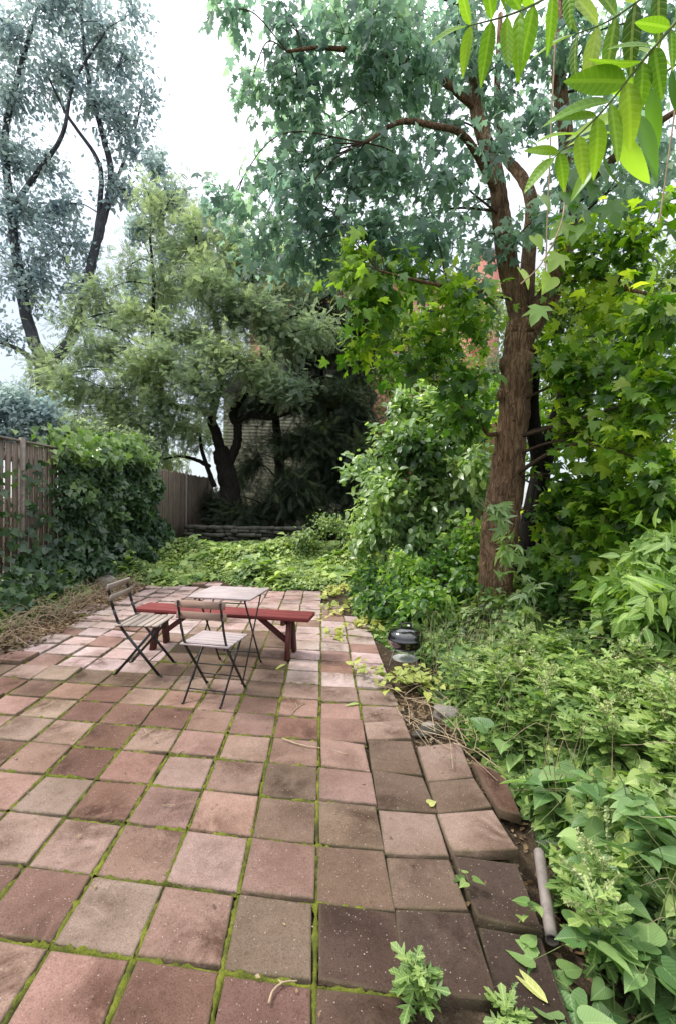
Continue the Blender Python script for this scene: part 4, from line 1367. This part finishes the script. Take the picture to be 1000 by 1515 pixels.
# grass blades and bare stems tangled in the bank
r_ = np.random.default_rng(183)
mb, mb2 = MB(), MB()
for k in range(380):
    yy = r_.uniform(1.2, 5.0)
    xx = float(edge_x(yy))+.05+abs(r_.normal())*.7
    if xx > 3:
        continue
    b = r_.uniform(0, 2*PI)
    L = r_.uniform(.15, .6)
    h_ = r_.uniform(.1, .75)
    z0 = float(gz(xx, yy))
    c = crom([(xx, yy, z0), (xx+.3*L*math.cos(b), yy+.3*L*math.sin(b), z0+h_*.8), (xx+L*math.cos(b), yy+L*math.sin(b), z0+h_*r_.uniform(.5, 1))], 4)
    (mb if k % 4 else mb2).tube(c, np.linspace(.0032, .0007, len(c)), 3, False)
tag(mb.build('grass', M['green_stem'], None), kind='stuff')
tag(mb2.build('dead_grass', M['dry'], None), kind='stuff')

# ivy mound about the trunk foot
iv = thing('ivy_mound', 'glossy ivy heaped about the foot of the reddish trunk', 'ivy', (tbase[0], tbase[1]-.3, 0))
r_ = np.random.default_rng(84)
n = 3600
a = r_.uniform(0, 2*PI, n)
ph = np.arccos(r_.uniform(0, 1, n))
rad = 1+.10*np.sin(a*3)+.08*np.sin(a*5+ph*4)
rr = (.80+.25*r_.uniform(0, 1, n))*rad
pos = np.stack([tbase[0]+.05+.62*rr*np.sin(ph)*np.cos(a), tbase[1]-.35+.55*rr*np.sin(ph)*np.sin(a), .0+.52*rr*np.cos(ph)], 1)
out = np.stack([np.sin(ph)*np.cos(a), np.sin(ph)*np.sin(a), np.cos(ph)], 1)
mb = MB()
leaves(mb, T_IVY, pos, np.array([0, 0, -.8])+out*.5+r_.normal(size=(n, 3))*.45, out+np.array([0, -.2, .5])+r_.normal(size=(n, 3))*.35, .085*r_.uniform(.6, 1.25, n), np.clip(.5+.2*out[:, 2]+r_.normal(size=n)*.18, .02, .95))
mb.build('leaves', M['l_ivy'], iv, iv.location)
mb = MB()
for k in range(40):
    b = r_.uniform(0, 2*PI)
    e = np.array([tbase[0]+.05+.6*math.cos(b), tbase[1]-.35+.53*math.sin(b), .02])
    s = np.array([tbase[0], tbase[1]-.3, .5])
    c = crom([s, (s+e)/2+np.array([.15*math.cos(b), .15*math.sin(b), .12]), e], 4)
    mb.tube(c, .004, 4, False)
mb.build('stems', M['twig'], iv, iv.location)

# creeper over the left fence
cv = thing('creeper_vine', 'dense dark creeper draped over the middle of the board fence', 'vine', (FX+.1, 7.5, 0))
r_ = np.random.default_rng(85)
mb, st = MB(), MB()


def vine_amt(y, z):
    # thick between y 7.2 and 11.2, thin veil nearer, dense low down
    core = smoothstep(7.25, 8.0, y)*(1-smoothstep(10.6, 11.8, y))
    low = (1-smoothstep(.25, .8+.3*np.sin(y*3), z))**1.5*(1-smoothstep(11, 12.5, y))
    veil = .055*(1-smoothstep(7, 8, y))*(.4+lumpy(y*1.3, z*1.5, 1.6))
    return np.clip(core+low*.8+veil, 0, 1)


n = 30000
y = r_.uniform(4.0, 12.2, n)
z = r_.uniform(0, 2.75, n)
am = vine_amt(y, z)
top = 2.25+.65*lumpy(y*1.3, y*0, 2.1)**1.3*smoothstep(6.8, 8, y)*(1-smoothstep(10.5, 11.3, y))-.25*(1-smoothstep(6.8, 8, y))
keep = (r_.uniform(0, 1, n) < am) & (z < top)
y, z, am = y[keep], z[keep], am[keep]
n = len(y)
thick = .09+.5*am*lumpy(y*1.6, z*1.7, 1.3, .7)**1.5+.25*(1-smoothstep(0, 1.2, z))
x = FX+.05+thick*r_.uniform(0, 1, n)**.6
ov = (z > 2.25)
x = np.where(ov, FX+r_.normal(size=n)*.25, x)
pos = np.stack([x, y, z+gz(x, y)], 1)
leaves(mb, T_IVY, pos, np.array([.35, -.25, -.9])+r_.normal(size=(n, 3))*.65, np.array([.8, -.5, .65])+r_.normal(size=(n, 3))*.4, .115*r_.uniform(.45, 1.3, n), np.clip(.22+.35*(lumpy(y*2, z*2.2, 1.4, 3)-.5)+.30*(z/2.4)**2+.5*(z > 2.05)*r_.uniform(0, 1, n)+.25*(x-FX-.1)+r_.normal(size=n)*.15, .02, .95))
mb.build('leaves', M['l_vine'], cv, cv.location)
for k in range(70):
    y0 = r_.uniform(4.5, 11.3)
    z1 = r_.uniform(.8, 2.4)
    c = crom([(FX+.06, y0, .05), (FX+.09, y0+r_.normal()*.2, z1*.5), (FX+.06, y0+r_.normal()*.35, z1)], 5)
    st.tube(c, np.linspace(.008, .003, len(c)), 4, False)
st.build('stems', M['twig'], cv, cv.location)


# low growth and dry litter along the fence foot
def h_left(x, y):
    d = (-3.35-.06*np.maximum(0, y-4.5))-x
    return smoothstep(.25, .9, d)*(.08+.35*lumpy(x, y, 1.4, 2))


g = carpet(np.random.default_rng(86), 9000, rect(-4.7, -3.2, 3.6, 9.2), lambda x, y: h_left(x, y)*1.2, T_IVY, .10, .42, .5)
tag(g.build('fence_foot_weeds', M['l_ivy'], None), kind='stuff')
r_ = np.random.default_rng(87)
mb = MB()
for k in range(420):
    y0 = r_.uniform(3.6, 8.4)
    x0 = -3.32-.06*max(0, y0-4.5)-abs(r_.normal())*.35
    b = r_.uniform(0, 2*PI)
    L = r_.uniform(.12, .6)
    z0 = float(gz(x0, y0))+.01
    e = np.array([x0+L*math.cos(b), y0+L*math.sin(b), z0+r_.uniform(.0, .22)])
    mid = np.array([x0+L*.5*math.cos(b+.4), y0+L*.5*math.sin(b+.4), z0+r_.uniform(.03, .25)])
    mb.tube(crom([(x0, y0, z0), mid, e], 4), r_.uniform(.0018, .004), 4, False)
tag(mb.build('dry_stems', M['dry'], None), kind='stuff')
mb = MB()
n = 2600
y = r_.uniform(3.3, 8.6, n)
x = -3.2-.06*np.maximum(0, y-4.5)-np.abs(r_.normal(size=n))*.4+.12
leaves(mb, T_SMALL, np.stack([x, y, np.maximum(gz(x, y), -.005)+.012+r_.uniform(0, .03, n)], 1), np.concatenate([r_.normal(size=(n, 2)), r_.normal(size=(n, 1))*.2], 1), up3+r_.normal(size=(n, 3))*.4, .055*r_.uniform(.5, 1.3, n), r_.uniform(.1, .9, n))
tag(mb.build('dry_leaf_litter', M['dry_leaf'], None), kind='stuff')


# ------------------------------------------------------------------ individual weeds
def rockmesh(r, size):
    """lumpy faceted stone"""
    import bmesh
    bm = bmesh.new()
    bmesh.ops.create_icosphere(bm, subdivisions=3, radius=1)
    ph = r.uniform(0, 6.28, 6)
    v = np.array([q.co for q in bm.verts])
    f = 1+.16*np.sin(v[:, 0]*3+ph[0])*np.cos(v[:, 1]*2.5+ph[1])+.1*np.sin(v[:, 2]*5+v[:, 0]*4+ph[2])+.03*r.normal(size=len(v))
    v = np.sign(v)*np.abs(v)**.8*f[:, None]*np.array(size)
    t = [[q.index for q in fc.verts] for fc in bm.faces]
    bm.free()
    return v, t


def weed(kind, h, seed, label, loc, rz=0.0, group=None, big=1.0):
    r = np.random.default_rng(seed)
    st, lf, fl = MB(), MB(), MB()
    nst = {'mugwort': 3, 'ragweed': 2, 'bindweed': 5, 'seedling': 1}[kind]
    for s in range(nst):
        lean = r.normal(size=2)*.22*h
        if kind == 'bindweed':
            b = r.uniform(0, 2*PI)
            lean = np.array([math.cos(b), math.sin(b)])*h*.9
        e = np.array([lean[0], lean[1], h*r.uniform(.7, 1.05)*(.55 if kind == 'bindweed' else 1)])
        c = crom([(r.normal()*.02, r.normal()*.02, -.02), e*.5+np.array([0, 0, h*.1])+r.normal(size=3)*.03*h, e], 8)
        st.tube(c, np.linspace(.0045*(.5+h), .0018, len(c)), 5, False)
        if kind in ('mugwort', 'ragweed'):
            n = int(24*h/.5)+5
            t = np.linspace(.12, 1, n)
            k = np.clip((t*(len(c)-1)), 0, len(c)-1.001)
            i0 = k.astype(int)
            pos = c[i0]*(1-(k-i0))[:, None]+c[i0+1]*(k-i0)[:, None]
            a = np.arange(n)*2.4+r.uniform(0, 6)
            td = np.stack([np.cos(a), np.sin(a), .45-.55*(1-t)+r.normal(size=n)*.15], 1)
            sz = (.075+.08*np.sin(PI*np.clip(t, .1, .93))) * big*r.uniform(.8, 1.2, n)
            leaves(lf, T_MUG, pos, td, up3+r.normal(size=(n, 3))*.25, sz, np.clip(.35+.4*t+r.normal(size=n)*.1, .05, .95))
            # leaves from the side shoots
            m_ = n//2+1
            p2 = pos[r.integers(n//4, n, m_)]+r.normal(size=(m_, 3))*.05*big
            leaves(lf, T_MUG, p2, np.concatenate([r.normal(size=(m_, 2)), r.uniform(-.2, .8, (m_, 1))], 1), up3+r.normal(size=(m_, 3))*.3, .055*big*r.uniform(.6, 1.2, m_), np.clip(.5+r.normal(size=m_)*.18, .05, .95))
        else:
            n = max(4, int((9 if kind == 'bindweed' else 6)*h/.35))
            k = np.linspace(len(c)*.25, len(c)-1, n).astype(int)
            a = np.arange(n)*2.2+r.uniform(0, 6)
            td = np.stack([np.cos(a), np.sin(a), -.15+r.normal(size=n)*.2], 1)
            off = td*.03*big+np.array([0, 0, .02])
            for q0, q1 in zip(c[k], c[k]+off):
                st.tube([q0, q1], .0013, 3, False)
            leaves(lf, T_HEART, c[k]+off, td, up3+r.normal(size=(n, 3))*.3, .085*big*r.uniform(.6, 1.25, n), np.clip(.55+r.normal(size=n)*.18, .05, .95))
        if kind == 'ragweed':
            for q in range(6):
                s0 = c[-1-q]
                b = r.uniform(0, 2*PI)
                L = r.uniform(.10, .22)
                e2 = s0+np.array([math.cos(b)*L*.6, math.sin(b)*L*.6, L*.75 if q < 4 else L*.2])
                cc = crom([s0, (s0+e2)/2+np.array([0, 0, .02]), e2], 4)
                fl.tube(cc, .0012, 3, False)
                n = 60
                kk = r.uniform(0.1, 1, n)*(len(cc)-1.001)
                i0 = kk.astype(int)
                p = cc[i0]*(1-(kk-i0))[:, None]+cc[i0+1]*(kk-i0)[:, None]
                leaves(fl, T_SMALL, p, r.normal(size=(n, 3))+np.array([0, 0, -.4]), r.normal(size=(n, 3)), .014, r.uniform(.2, .9, n))
    root = thing({'mugwort': 'mugwort_plant', 'ragweed': 'ragweed_plant', 'bindweed': 'bindweed_plant', 'seedling': 'weed_seedling'}[kind], label, 'weed', loc, rz, group)
    st.build('stem', M['green_stem'], root)
    lf.build('leaves', M['l_weed'] if kind != 'bindweed' else M['l_big'], root, smooth=True)
    if fl.v:
        fl.build('flower_spike', M['flower'], root)
    return root


def gpt(px, py):
    """ground point under a pixel, on the terrain"""
    z = 0.0
    for _ in range(6):
        g = G(px, py, z)
        z = float(gz(g[0], g[1]))
    return np.array([g[0], g[1], z])


weed('mugwort', .16, 1, 'upright mugwort seedling growing from a joint at the front of the paving', G(612, 1500, -.01), 0, None, .58)
weed('seedling', .06, 2, 'tiny weed sprouting beside the olive grey paver', G(690, 1322, -.02), 0, None, .55)
weed('seedling', .10, 3, 'small heart leaved weed on the wide black stained paver', G(765, 1362, -.02), 0, None, .6)
weed('mugwort', .06, 4, 'broad leaved young weed at the corner of the sunken black paver', G(752, 1525, -.04), 0, None, .55)
weed('mugwort', .26, 5, 'narrow leaved mugwort tuft leaning over the grey pipe', gpt(850, 1400)+np.array([.05, .12, 0]), 0, None, .8)

ANCH = [
    ('ragweed', .46, (720, 1085), 'ragweed with a nodding pale spike just behind the ivy edge'),
    ('mugwort', .40, (735, 1110), 'feathery mugwort nearest to the grey rock'),
    ('mugwort', .36, (770, 1140), 'feathery mugwort behind the steeply tipped red paver'),
    ('bindweed', .32, (800, 1160), 'bindweed with yellowish heart leaves among the mugwort'),
    ('mugwort', .42, (840, 1150), 'tall mugwort rising through the yellowish bindweed'),
    ('ragweed', .55, (800, 1080), 'tall ragweed with long drooping flower spikes below the trunk'),
    ('ragweed', .55, (880, 1100), 'ragweed leaning right beside the palmate young weed'),
    ('mugwort', .45, (900, 1180), 'mugwort standing in the thick of the weed bank'),
    ('bindweed', .40, (930, 1240), 'bindweed heap spilling over the weed bank in broad leaves'),
    ('ragweed', .62, (960, 1180), 'ragweed with the palest upright spikes at the right edge'),
    ('mugwort', .50, (1000, 1260), 'mugwort at the right edge above the broad leaves'),
    ('ragweed', .42, (880, 1440), 'ragweed with a thick spike arching over the dark hollow'),
    ('bindweed', .36, (960, 1420), 'broad leaved bindweed closest to the fallen pipe'),
    ('bindweed', .40, (1010, 1480), 'largest leaved bindweed in the bottom corner'),
    ('bindweed', .30, (900, 1530), 'dark broad leaved bindweed at the very front'),
    ('mugwort', .40, (1020, 1360), 'mugwort rising between the bindweed heaps'),
    ('ragweed', .55, (1000, 1060), 'ragweed bending across the sunlit shrub foot'),
    ('mugwort', .36, (690, 1050), 'mugwort beside the dead stems and rubble'),
    ('bindweed', .30, (860, 1220), 'bindweed with palmate pale leaves left of the weed bank'),
]
for k, (kind, h, px, lab) in enumerate(ANCH):
    w_ = gpt(*px)
    weed(kind, h, 100+k, lab, w_, r_.uniform(0, 6), None, {'bindweed': 1.25, 'ragweed': .85, 'mugwort': .85}[kind])
# more of the same further into the bank
r_ = np.random.default_rng(90)
src = {}
for k in range(56):
    yy = r_.uniform(1.3, 3.7)
    xx = float(edge_x(yy))+.35+abs(r_.normal())*.55
    if xx > 2.9:
        continue
    kind = ['mugwort', 'ragweed', 'bindweed', 'mugwort'][k % 4]
    loc = (xx, yy, float(gz(xx, yy))+.08)
    grp = {'mugwort': 'feathery mugwort in the weed bank', 'ragweed': 'spiked ragweed in the weed bank', 'bindweed': 'leafy bindweed in the weed bank'}[kind]
    lab = {'mugwort': 'one of the feathery mugworts massed together in the weed bank', 'ragweed': 'one of the spiked ragweeds massed together in the weed bank', 'bindweed': 'one of the leafy bindweeds massed together in the weed bank'}[kind]
    key = (kind, (k//4) % 3)
    if key not in src:
        src[key] = weed(kind, r_.uniform(.38, .6), 200+k, lab, loc, r_.uniform(0, 6), grp, .95)
    else:
        dup(src[key], loc, r_.uniform(0, 6), lab)

# young yellow vine trailing by the grill
yv = thing('yellow_vine', 'yellowing vine trailing over the paving in front of the kettle grill', 'vine', (*G(570, 1020)[:2], 0))
r_ = np.random.default_rng(91)
mb, sb = MB(), MB()
for a, b in (((520, 995), (560, 1015)), ((560, 1010), (640, 1030)), ((560, 1030), (620, 1000)), ((590, 1020), (700, 1020)), ((600, 1000), (660, 1040))):
    A, B = G(*a), G(*b)
    c = crom([A+up3*.01, (A+B)/2+np.array([0, .03, .06]), B+up3*.03], 6)
    sb.tube(c, .0025, 5, False)
    n = 26
    k = r_.integers(0, len(c), n)
    leaves(mb, T_HEART, c[k]+np.concatenate([r_.normal(size=(n, 2))*.06, r_.uniform(.01, .08, (n, 1))], 1), np.concatenate([r_.normal(size=(n, 2))+np.array([0, -.4]), r_.normal(size=(n, 1))*.25-.1], 1), up3+r_.normal(size=(n, 3))*.35, .065*r_.uniform(.6, 1.3, n), r_.uniform(.05, .7, n))
mb.build('leaves', M['l_yellow'], yv, yv.location)
sb.build('stem', M['dry'], yv, yv.location)
g = carpet(np.random.default_rng(92), 900, rect(-.55, .6, 5.2, 8.6), lambda x, y: .12*(lumpy(x, y, 1.8, 3) > .5)*smoothstep(-.5, .2, x-.15+.06*(y-5)), T_HEART, .075, .5, .4)
tag(g.build('yellowing_ground_vine', M['l_yellow'], None), kind='stuff')

# ------------------------------------------------------------------ debris
r_ = np.random.default_rng(95)
for px, py, sz, lab in ((662, 1062, (.10, .075, .055), 'grey rock half buried in the rubble at the paving edge'), (634, 1078, (.05, .04, .025), 'small flat brown stone in front of the grey rock'), (152, 868, (.22, .16, .14), 'pale boulder at the foot of the fence behind the side on chair')):
    v, tt = rockmesh(r_, sz)
    g = gpt(px, py)
    tag(MB().add(v+g+up3*sz[2]*.5, None, tt).build('rock', M['rock'], None, (g[0], g[1], 0), True), lab, 'rock')
mb = MB()
g = gpt(632, 1092)
for k in range(4):
    mb.box((g[0]+.01*k, g[1]+k*.033, -.012), (.2-.015*k, .024, .022), Matrix.Rotation(.18+.03*k, 3, 'Z'), .004)
tag(mb.build('ribbed_strip', M['stone'], None, (g[0], g[1], 0)), 'dark ribbed strip lying beside the thin beige paver', 'strip')
mb = MB()
for k in range(34):
    u_ = r_.uniform(0, 1)
    a = np.array([560+150*u_, 1020+70*u_])+r_.normal(size=2)*14
    b = a+np.array([r_.uniform(10, 90), r_.uniform(-25, 75)])
    A, B = G(*a, .012), G(*b, .02)
    c = crom([A, (A+B)/2+np.concatenate([r_.normal(size=2)*.06, [r_.uniform(.005, .05)]]), B], 5)
    mb.tube(c, r_.uniform(.0015, .0035), 4, False)
tag(mb.build('dead_stems', M['dry'], None), kind='stuff')
mb = MB()
n = 700
px = r_.uniform(0, 1, n)
pts = np.array([G(590+90*u+r_.normal()*22, 1025+95*u+r_.normal()*18, 0) for u in px])
pts[:, 2] = np.maximum(gz(pts[:, 0], pts[:, 1]), -.03)+r_.uniform(.005, .03, n)
leaves(mb, T_SMALL, pts, np.concatenate([r_.normal(size=(n, 2)), r_.normal(size=(n, 1))*.2], 1), up3+r_.normal(size=(n, 3))*.4, .032*r_.uniform(.5, 1.4, n), r_.uniform(.1, .9, n))
# crumbs along the hollow edge
n = 500
yy = r_.uniform(1.1, 2.7, n)
xx = .86+r_.normal(size=n)*.14
leaves(mb, T_SMALL, np.stack([xx, yy, gz(xx, yy)+.012], 1), np.concatenate([r_.normal(size=(n, 2)), r_.normal(size=(n, 1))*.2], 1), up3+r_.normal(size=(n, 3))*.4, .035*r_.uniform(.5, 1.4, n), r_.uniform(.1, .9, n))
tag(mb.build('leaf_litter', M['dry_leaf'], None), kind='stuff')

# pipe and dead wood in the hollow
A, B = G(797, 1262, -.03), G(816, 1392, -.06)
d = (B-A)/np.linalg.norm(B-A)
pr = MB()
ring = []
pr.tube([A, (A+B)/2+np.array([.001, 0, .001]), B], .0235, 20, False)
pr.tube([A, (A+B)/2, B], .0195, 20, False)
# end ring
e1 = crom([B, B+d*.0001], 1)
x_ = unit(np.cross(d, up3))
y_ = np.cross(x_, d)
an = np.arange(20)*2*PI/20
ro = B+.0235*(np.outer(np.cos(an), x_)+np.outer(np.sin(an), y_))
ri = B+.0195*(np.outer(np.cos(an), x_)+np.outer(np.sin(an), y_))
k = np.arange(20)
pr.add(np.concatenate([ro, ri]), np.stack([k, (k+1) % 20, 20+(k+1) % 20, 20+k], 1))
tag(pr.build('metal_pipe', M['pipe'], None, A, True), 'scuffed grey pipe lying at the broken edge of the paving', 'pipe')
for lab, pts, rr in (('bark stripped brown branch lying right of the grey pipe', [(822, 1240), (838, 1300), (846, 1350), (856, 1404)], .019), ('dark root crossing the hollow under the weeds', [(872, 1270), (884, 1310), (896, 1350), (905, 1400)], .022)):
    c = crom([G(*p, -.075) for p in pts], 6)
    tag(MB().tube(c+r_.normal(size=c.shape)*.002, np.linspace(rr, rr*.8, len(c)), 12, True, .12, 3).build('fallen_branch', M['log'], None, c[0], True), lab, 'branch')

# twigs on the paving
for lab, paths, rr in (
    ('longest straight twig lying across the right side of the paving', [[(418, 1094), (450, 1104), (480, 1108), (514, 1117)]], .006),
    ('short forked twig in front of the bench leg', [[(432, 1056), (440, 1048), (451, 1040)], [(440, 1048), (438, 1040)]], .005),
    ('pale curled twig on the stone closest to the viewer', [[(398, 1486), (404, 1468), (418, 1456), (440, 1452)], [(418, 1456), (412, 1452)]], .006),
    ('branched twig left of the chair that turns its back', [[(208, 1093), (218, 1086), (230, 1078)], [(218, 1086), (214, 1080)]], .005),
    ('dark stub of twig on a middle slab', [[(241, 1193), (250, 1192), (260, 1193)]], .004),
    ('small bent twig below the branched twig', [[(262, 1117), (268, 1113), (274, 1111)]], .004),
):
    mb = MB()
    for p in paths:
        c = crom([G(*q, .008) for q in p], 5)
        c[:, 2] += r_.uniform(0, .004, len(c))
        mb.tube(c, np.linspace(rr, rr*.55, len(c))*.7, 6, True, .1, 2)
    tag(mb.build('twig', M['dry'], None, c[0]), lab, 'twig', 'twigs on the paving')

# fallen leaves
T_BLADE = lens(8, .13, .1)
for lab, px, tip, size, tm, mt in (
    ('pale yellow fallen leaf at the foot of the bench leg', (422, 983), (406, 990), .13, T_BLADE, 'l_yellow'),
    ('green fallen leaf on the paving in front of the yellowing vine', (531, 1041), (508, 1043), .11, T_BLADE, 'l_weed'),
    ('light green round leaf on the grey paver with a smooth face', (634, 1190), (648, 1184), .05, T_HEART, 'l_yellow'),
    ('long pale blade shaped leaf on the sunken black paver', (811, 1466), (764, 1420), .17, lens(8, .12, .05), 'l_yellow'),
):
    a, b = G(*px, .012), G(*tip, .012)
    if 'blade shaped' in lab:
        a[2] = b[2] = -.03
    mb = MB()
    leaves(mb, tm, a[None], (b-a)[None], np.array([[.1, -.2, 1]]), size, .75)
    tag(mb.build('fallen_leaf', M[mt], None, a), lab, 'leaf', 'fallen leaves on the paving')

# scatter of crumbs and tiny leaf bits on the slabs
r_ = np.random.default_rng(97)
n = 420
x = r_.uniform(-3.2, .6, n)
y = r_.uniform(1.2, 6, n)
mb = MB()
leaves(mb, T_SMALL, np.stack([x, y, np.full(n, .008)], 1), np.concatenate([r_.normal(size=(n, 2)), r_.normal(size=(n, 1))*.1], 1), up3+r_.normal(size=(n, 3))*.25, .014*r_.uniform(.4, 1.8, n), r_.uniform(.1, 1, n))
tag(mb.build('leaf_crumbs', M['dry_leaf'], None), kind='stuff')

# ------------------------------------------------------------------ compound leaves hanging in from the upper right
def compound(label, path, n, size, seed, droopv=(0, 0, -.6), mat='l_lime', wide=1.0):
    r = np.random.default_rng(seed)
    c = crom([P(*p) for p in path], 10)
    root = thing('compound_leaf', label, 'leaf', c[0], 0, 'compound leaves overhead')
    MB().tube(c, np.linspace(.0042, .0016, len(c)), 6, False).build('rachis', M['green_stem'], root, c[0], True)
    ks = np.linspace(len(c)*.12, len(c)-2, n).astype(int)
    for side in (-1, 1):
        mb = MB()
        for q, k in enumerate(ks):
            tg = unit(c[min(k+1, len(c)-1)]-c[k-1])
            vw = unit(c[k]-np.array([0, 0, EYE]))
            sd = unit(np.cross(tg, vw))*side
            dv = unit(sd*.95+tg*.42+np.array(droopv)*(.7 if sd[2] < 0 else .25)+r.normal(size=3)*.15)
            nm = unit(-vw+up3*.9+r.normal(size=3)*.4)
            s = size*(.72+.45*math.sin(PI*(q+.8)/(n+.6)))*r.uniform(.92, 1.08)
            leaves(mb, lens(9, r.uniform(.12, .165), r.uniform(.05, .38)), c[k][None], dv[None], nm[None], s*r.uniform(.85, 1.1), r.uniform(.05, .95), wide)
        mb.build('leaflets', M[mat], root, c[0], True)
    mb = MB()
    tg = unit(c[-1]-c[-3])
    leaves(mb, T_LEAFLET, c[-1][None], tg[None], unit(np.array([0, -.7, .7]))[None], size*.85, .6, wide)
    mb.build('end_leaflet', M[mat], root, c[0])


compound('lime green compound leaf with the longest drooping leaflets near the top edge', [(860, -40, 1.45), (800, 0, 1.4), (750, 22, 1.36), (690, 38, 1.33)], 7, .145, 1)
compound('lime green compound leaf slanting down from the right edge', [(1010, 20, 1.25), (950, 90, 1.28), (890, 165, 1.32), (820, 232, 1.36)], 8, .13, 2, wide=1.3)
compound('shaded compound leaf crossing behind the slanting lime leaf', [(1060, 60, 1.6), (980, 110, 1.6), (930, 180, 1.62), (890, 230, 1.65)], 6, .18, 3, mat='l_maple')  # shade on this leaf is put in by a darker leaf colour
compound('dim compound leaf at the upper right corner', [(1040, -60, 1.5), (960, -10, 1.5), (900, 30, 1.52), (850, 50, 1.55)], 6, .16, 4, mat='l_weed')
compound('bright compound leaf low at the right edge over the weeds', [(1060, 850, 3.0), (1000, 872, 2.95), (955, 884, 2.9)], 5, .17, 6, mat='l_fresh')

# hanging vine with pointed lobed leaves
r_ = np.random.default_rng(99)
hv = thing('hanging_vine', 'thin vine hanging in front of the forked limbs with lobed leaves', 'vine', P(822, 60, 2.6))
sb, mb = MB(), MB()
for path in ([(826, -20, 2.6), (818, 120, 2.6), (812, 260, 2.6), (806, 420, 2.6)], [(1000, 150, 2.6), (985, 260, 2.6), (975, 330, 2.6)], [(838, 260, 2.5), (830, 330, 2.4), (800, 390, 2.4), (770, 420, 2.4)]):
    c = crom([P(*p) for p in path], 6)
    sb.tube(c, .004, 6, False)
for px, py, s, tn in ((845, 250, .13, .3), (872, 262, .15, .25), (838, 330, .13, .75), (852, 335, .11, .6), (828, 375, .13, .8), (770, 400, .11, .85), (800, 290, .10, .7), (860, 300, .14, .35), (800, 452, .13, .6), (840, 285, .12, .5), (790, 350, .09, .8), (880, 235, .16, .3), (900, 300, .15, .35), (815, 410, .11, .85)):
    n = 1
    leaves(mb, T_MAPLE if s > .125 else T_HEART, P(px, py, 2.45)[None], np.array([[r_.normal()*.5, -.2, -.8]]), np.array([[r_.normal()*.3, -.6, .8]]), s, tn)
sb.build('stem', M['dry'], hv, hv.location, True)
mb.build('leaves', M['l_maple'], hv, hv.location)

# ------------------------------------------------------------------ sky and sun
SUN_EL, SUN_AZ = math.radians(54), math.radians(-78)     # azimuth from +y toward +x
w = bpy.data.worlds.new('World')
scene.world = w
w.use_nodes = True
t = NT(w.node_tree)
sky = t.n('ShaderNodeTexSky', sky_type='NISHITA')
sky.sun_disc = False
sky.sun_elevation = SUN_EL
sky.sun_rotation = SUN_AZ
bg1 = t.n('ShaderNodeBackground', i_Strength=.06)
t.l(sky.outputs[0], bg1.inputs[0])
tc = t.n('ShaderNodeTexCoord')
sx = t.n('ShaderNodeSeparateXYZ')
t.l(tc.outputs['Generated'], sx.inputs[0])
cloud = t.noise(2.2, 5, .55, tc.outputs['Generated'])
g_ = t.ramp(sx.outputs['Z'], [(0.0, (.80, .84, .88)), (.35, (.95, .97, 1.0)), (.6, (1, 1, 1))])
g2 = t.mix(t.ramp(cloud, [(.35, 0.0), (.7, 1.0)]), t.mix(1.0, g_, (.86, .89, .93), 'MULTIPLY'), g_)
zen = t.ramp(sx.outputs['Z'], [(.0, .28), (.38, .29), (.6, .5), (.92, 1.05)])
bg2 = t.n('ShaderNodeBackground')
t.l(g2, bg2.inputs[0])
t.l(t.math('MULTIPLY', zen, 3.0), bg2.inputs[1])
ad = t.n('ShaderNodeAddShader')
t.l(bg1.outputs[0], ad.inputs[0])
t.l(bg2.outputs[0], ad.inputs[1])
ow = t.n('ShaderNodeOutputWorld')
t.l(ad.outputs[0], ow.inputs[0])

sl = bpy.data.lights.new('sun', 'SUN')
sl.energy = 3.5
sl.angle = math.radians(11)
sl.color = (1, .96, .9)
so = bpy.data.objects.new('sun', sl)
COL.objects.link(so)
dv = Vector((math.sin(SUN_AZ)*math.cos(SUN_EL), math.cos(SUN_AZ)*math.cos(SUN_EL), math.sin(SUN_EL)))
so.rotation_euler = dv.to_track_quat('Z', 'Y').to_euler()
so.location = dv*60
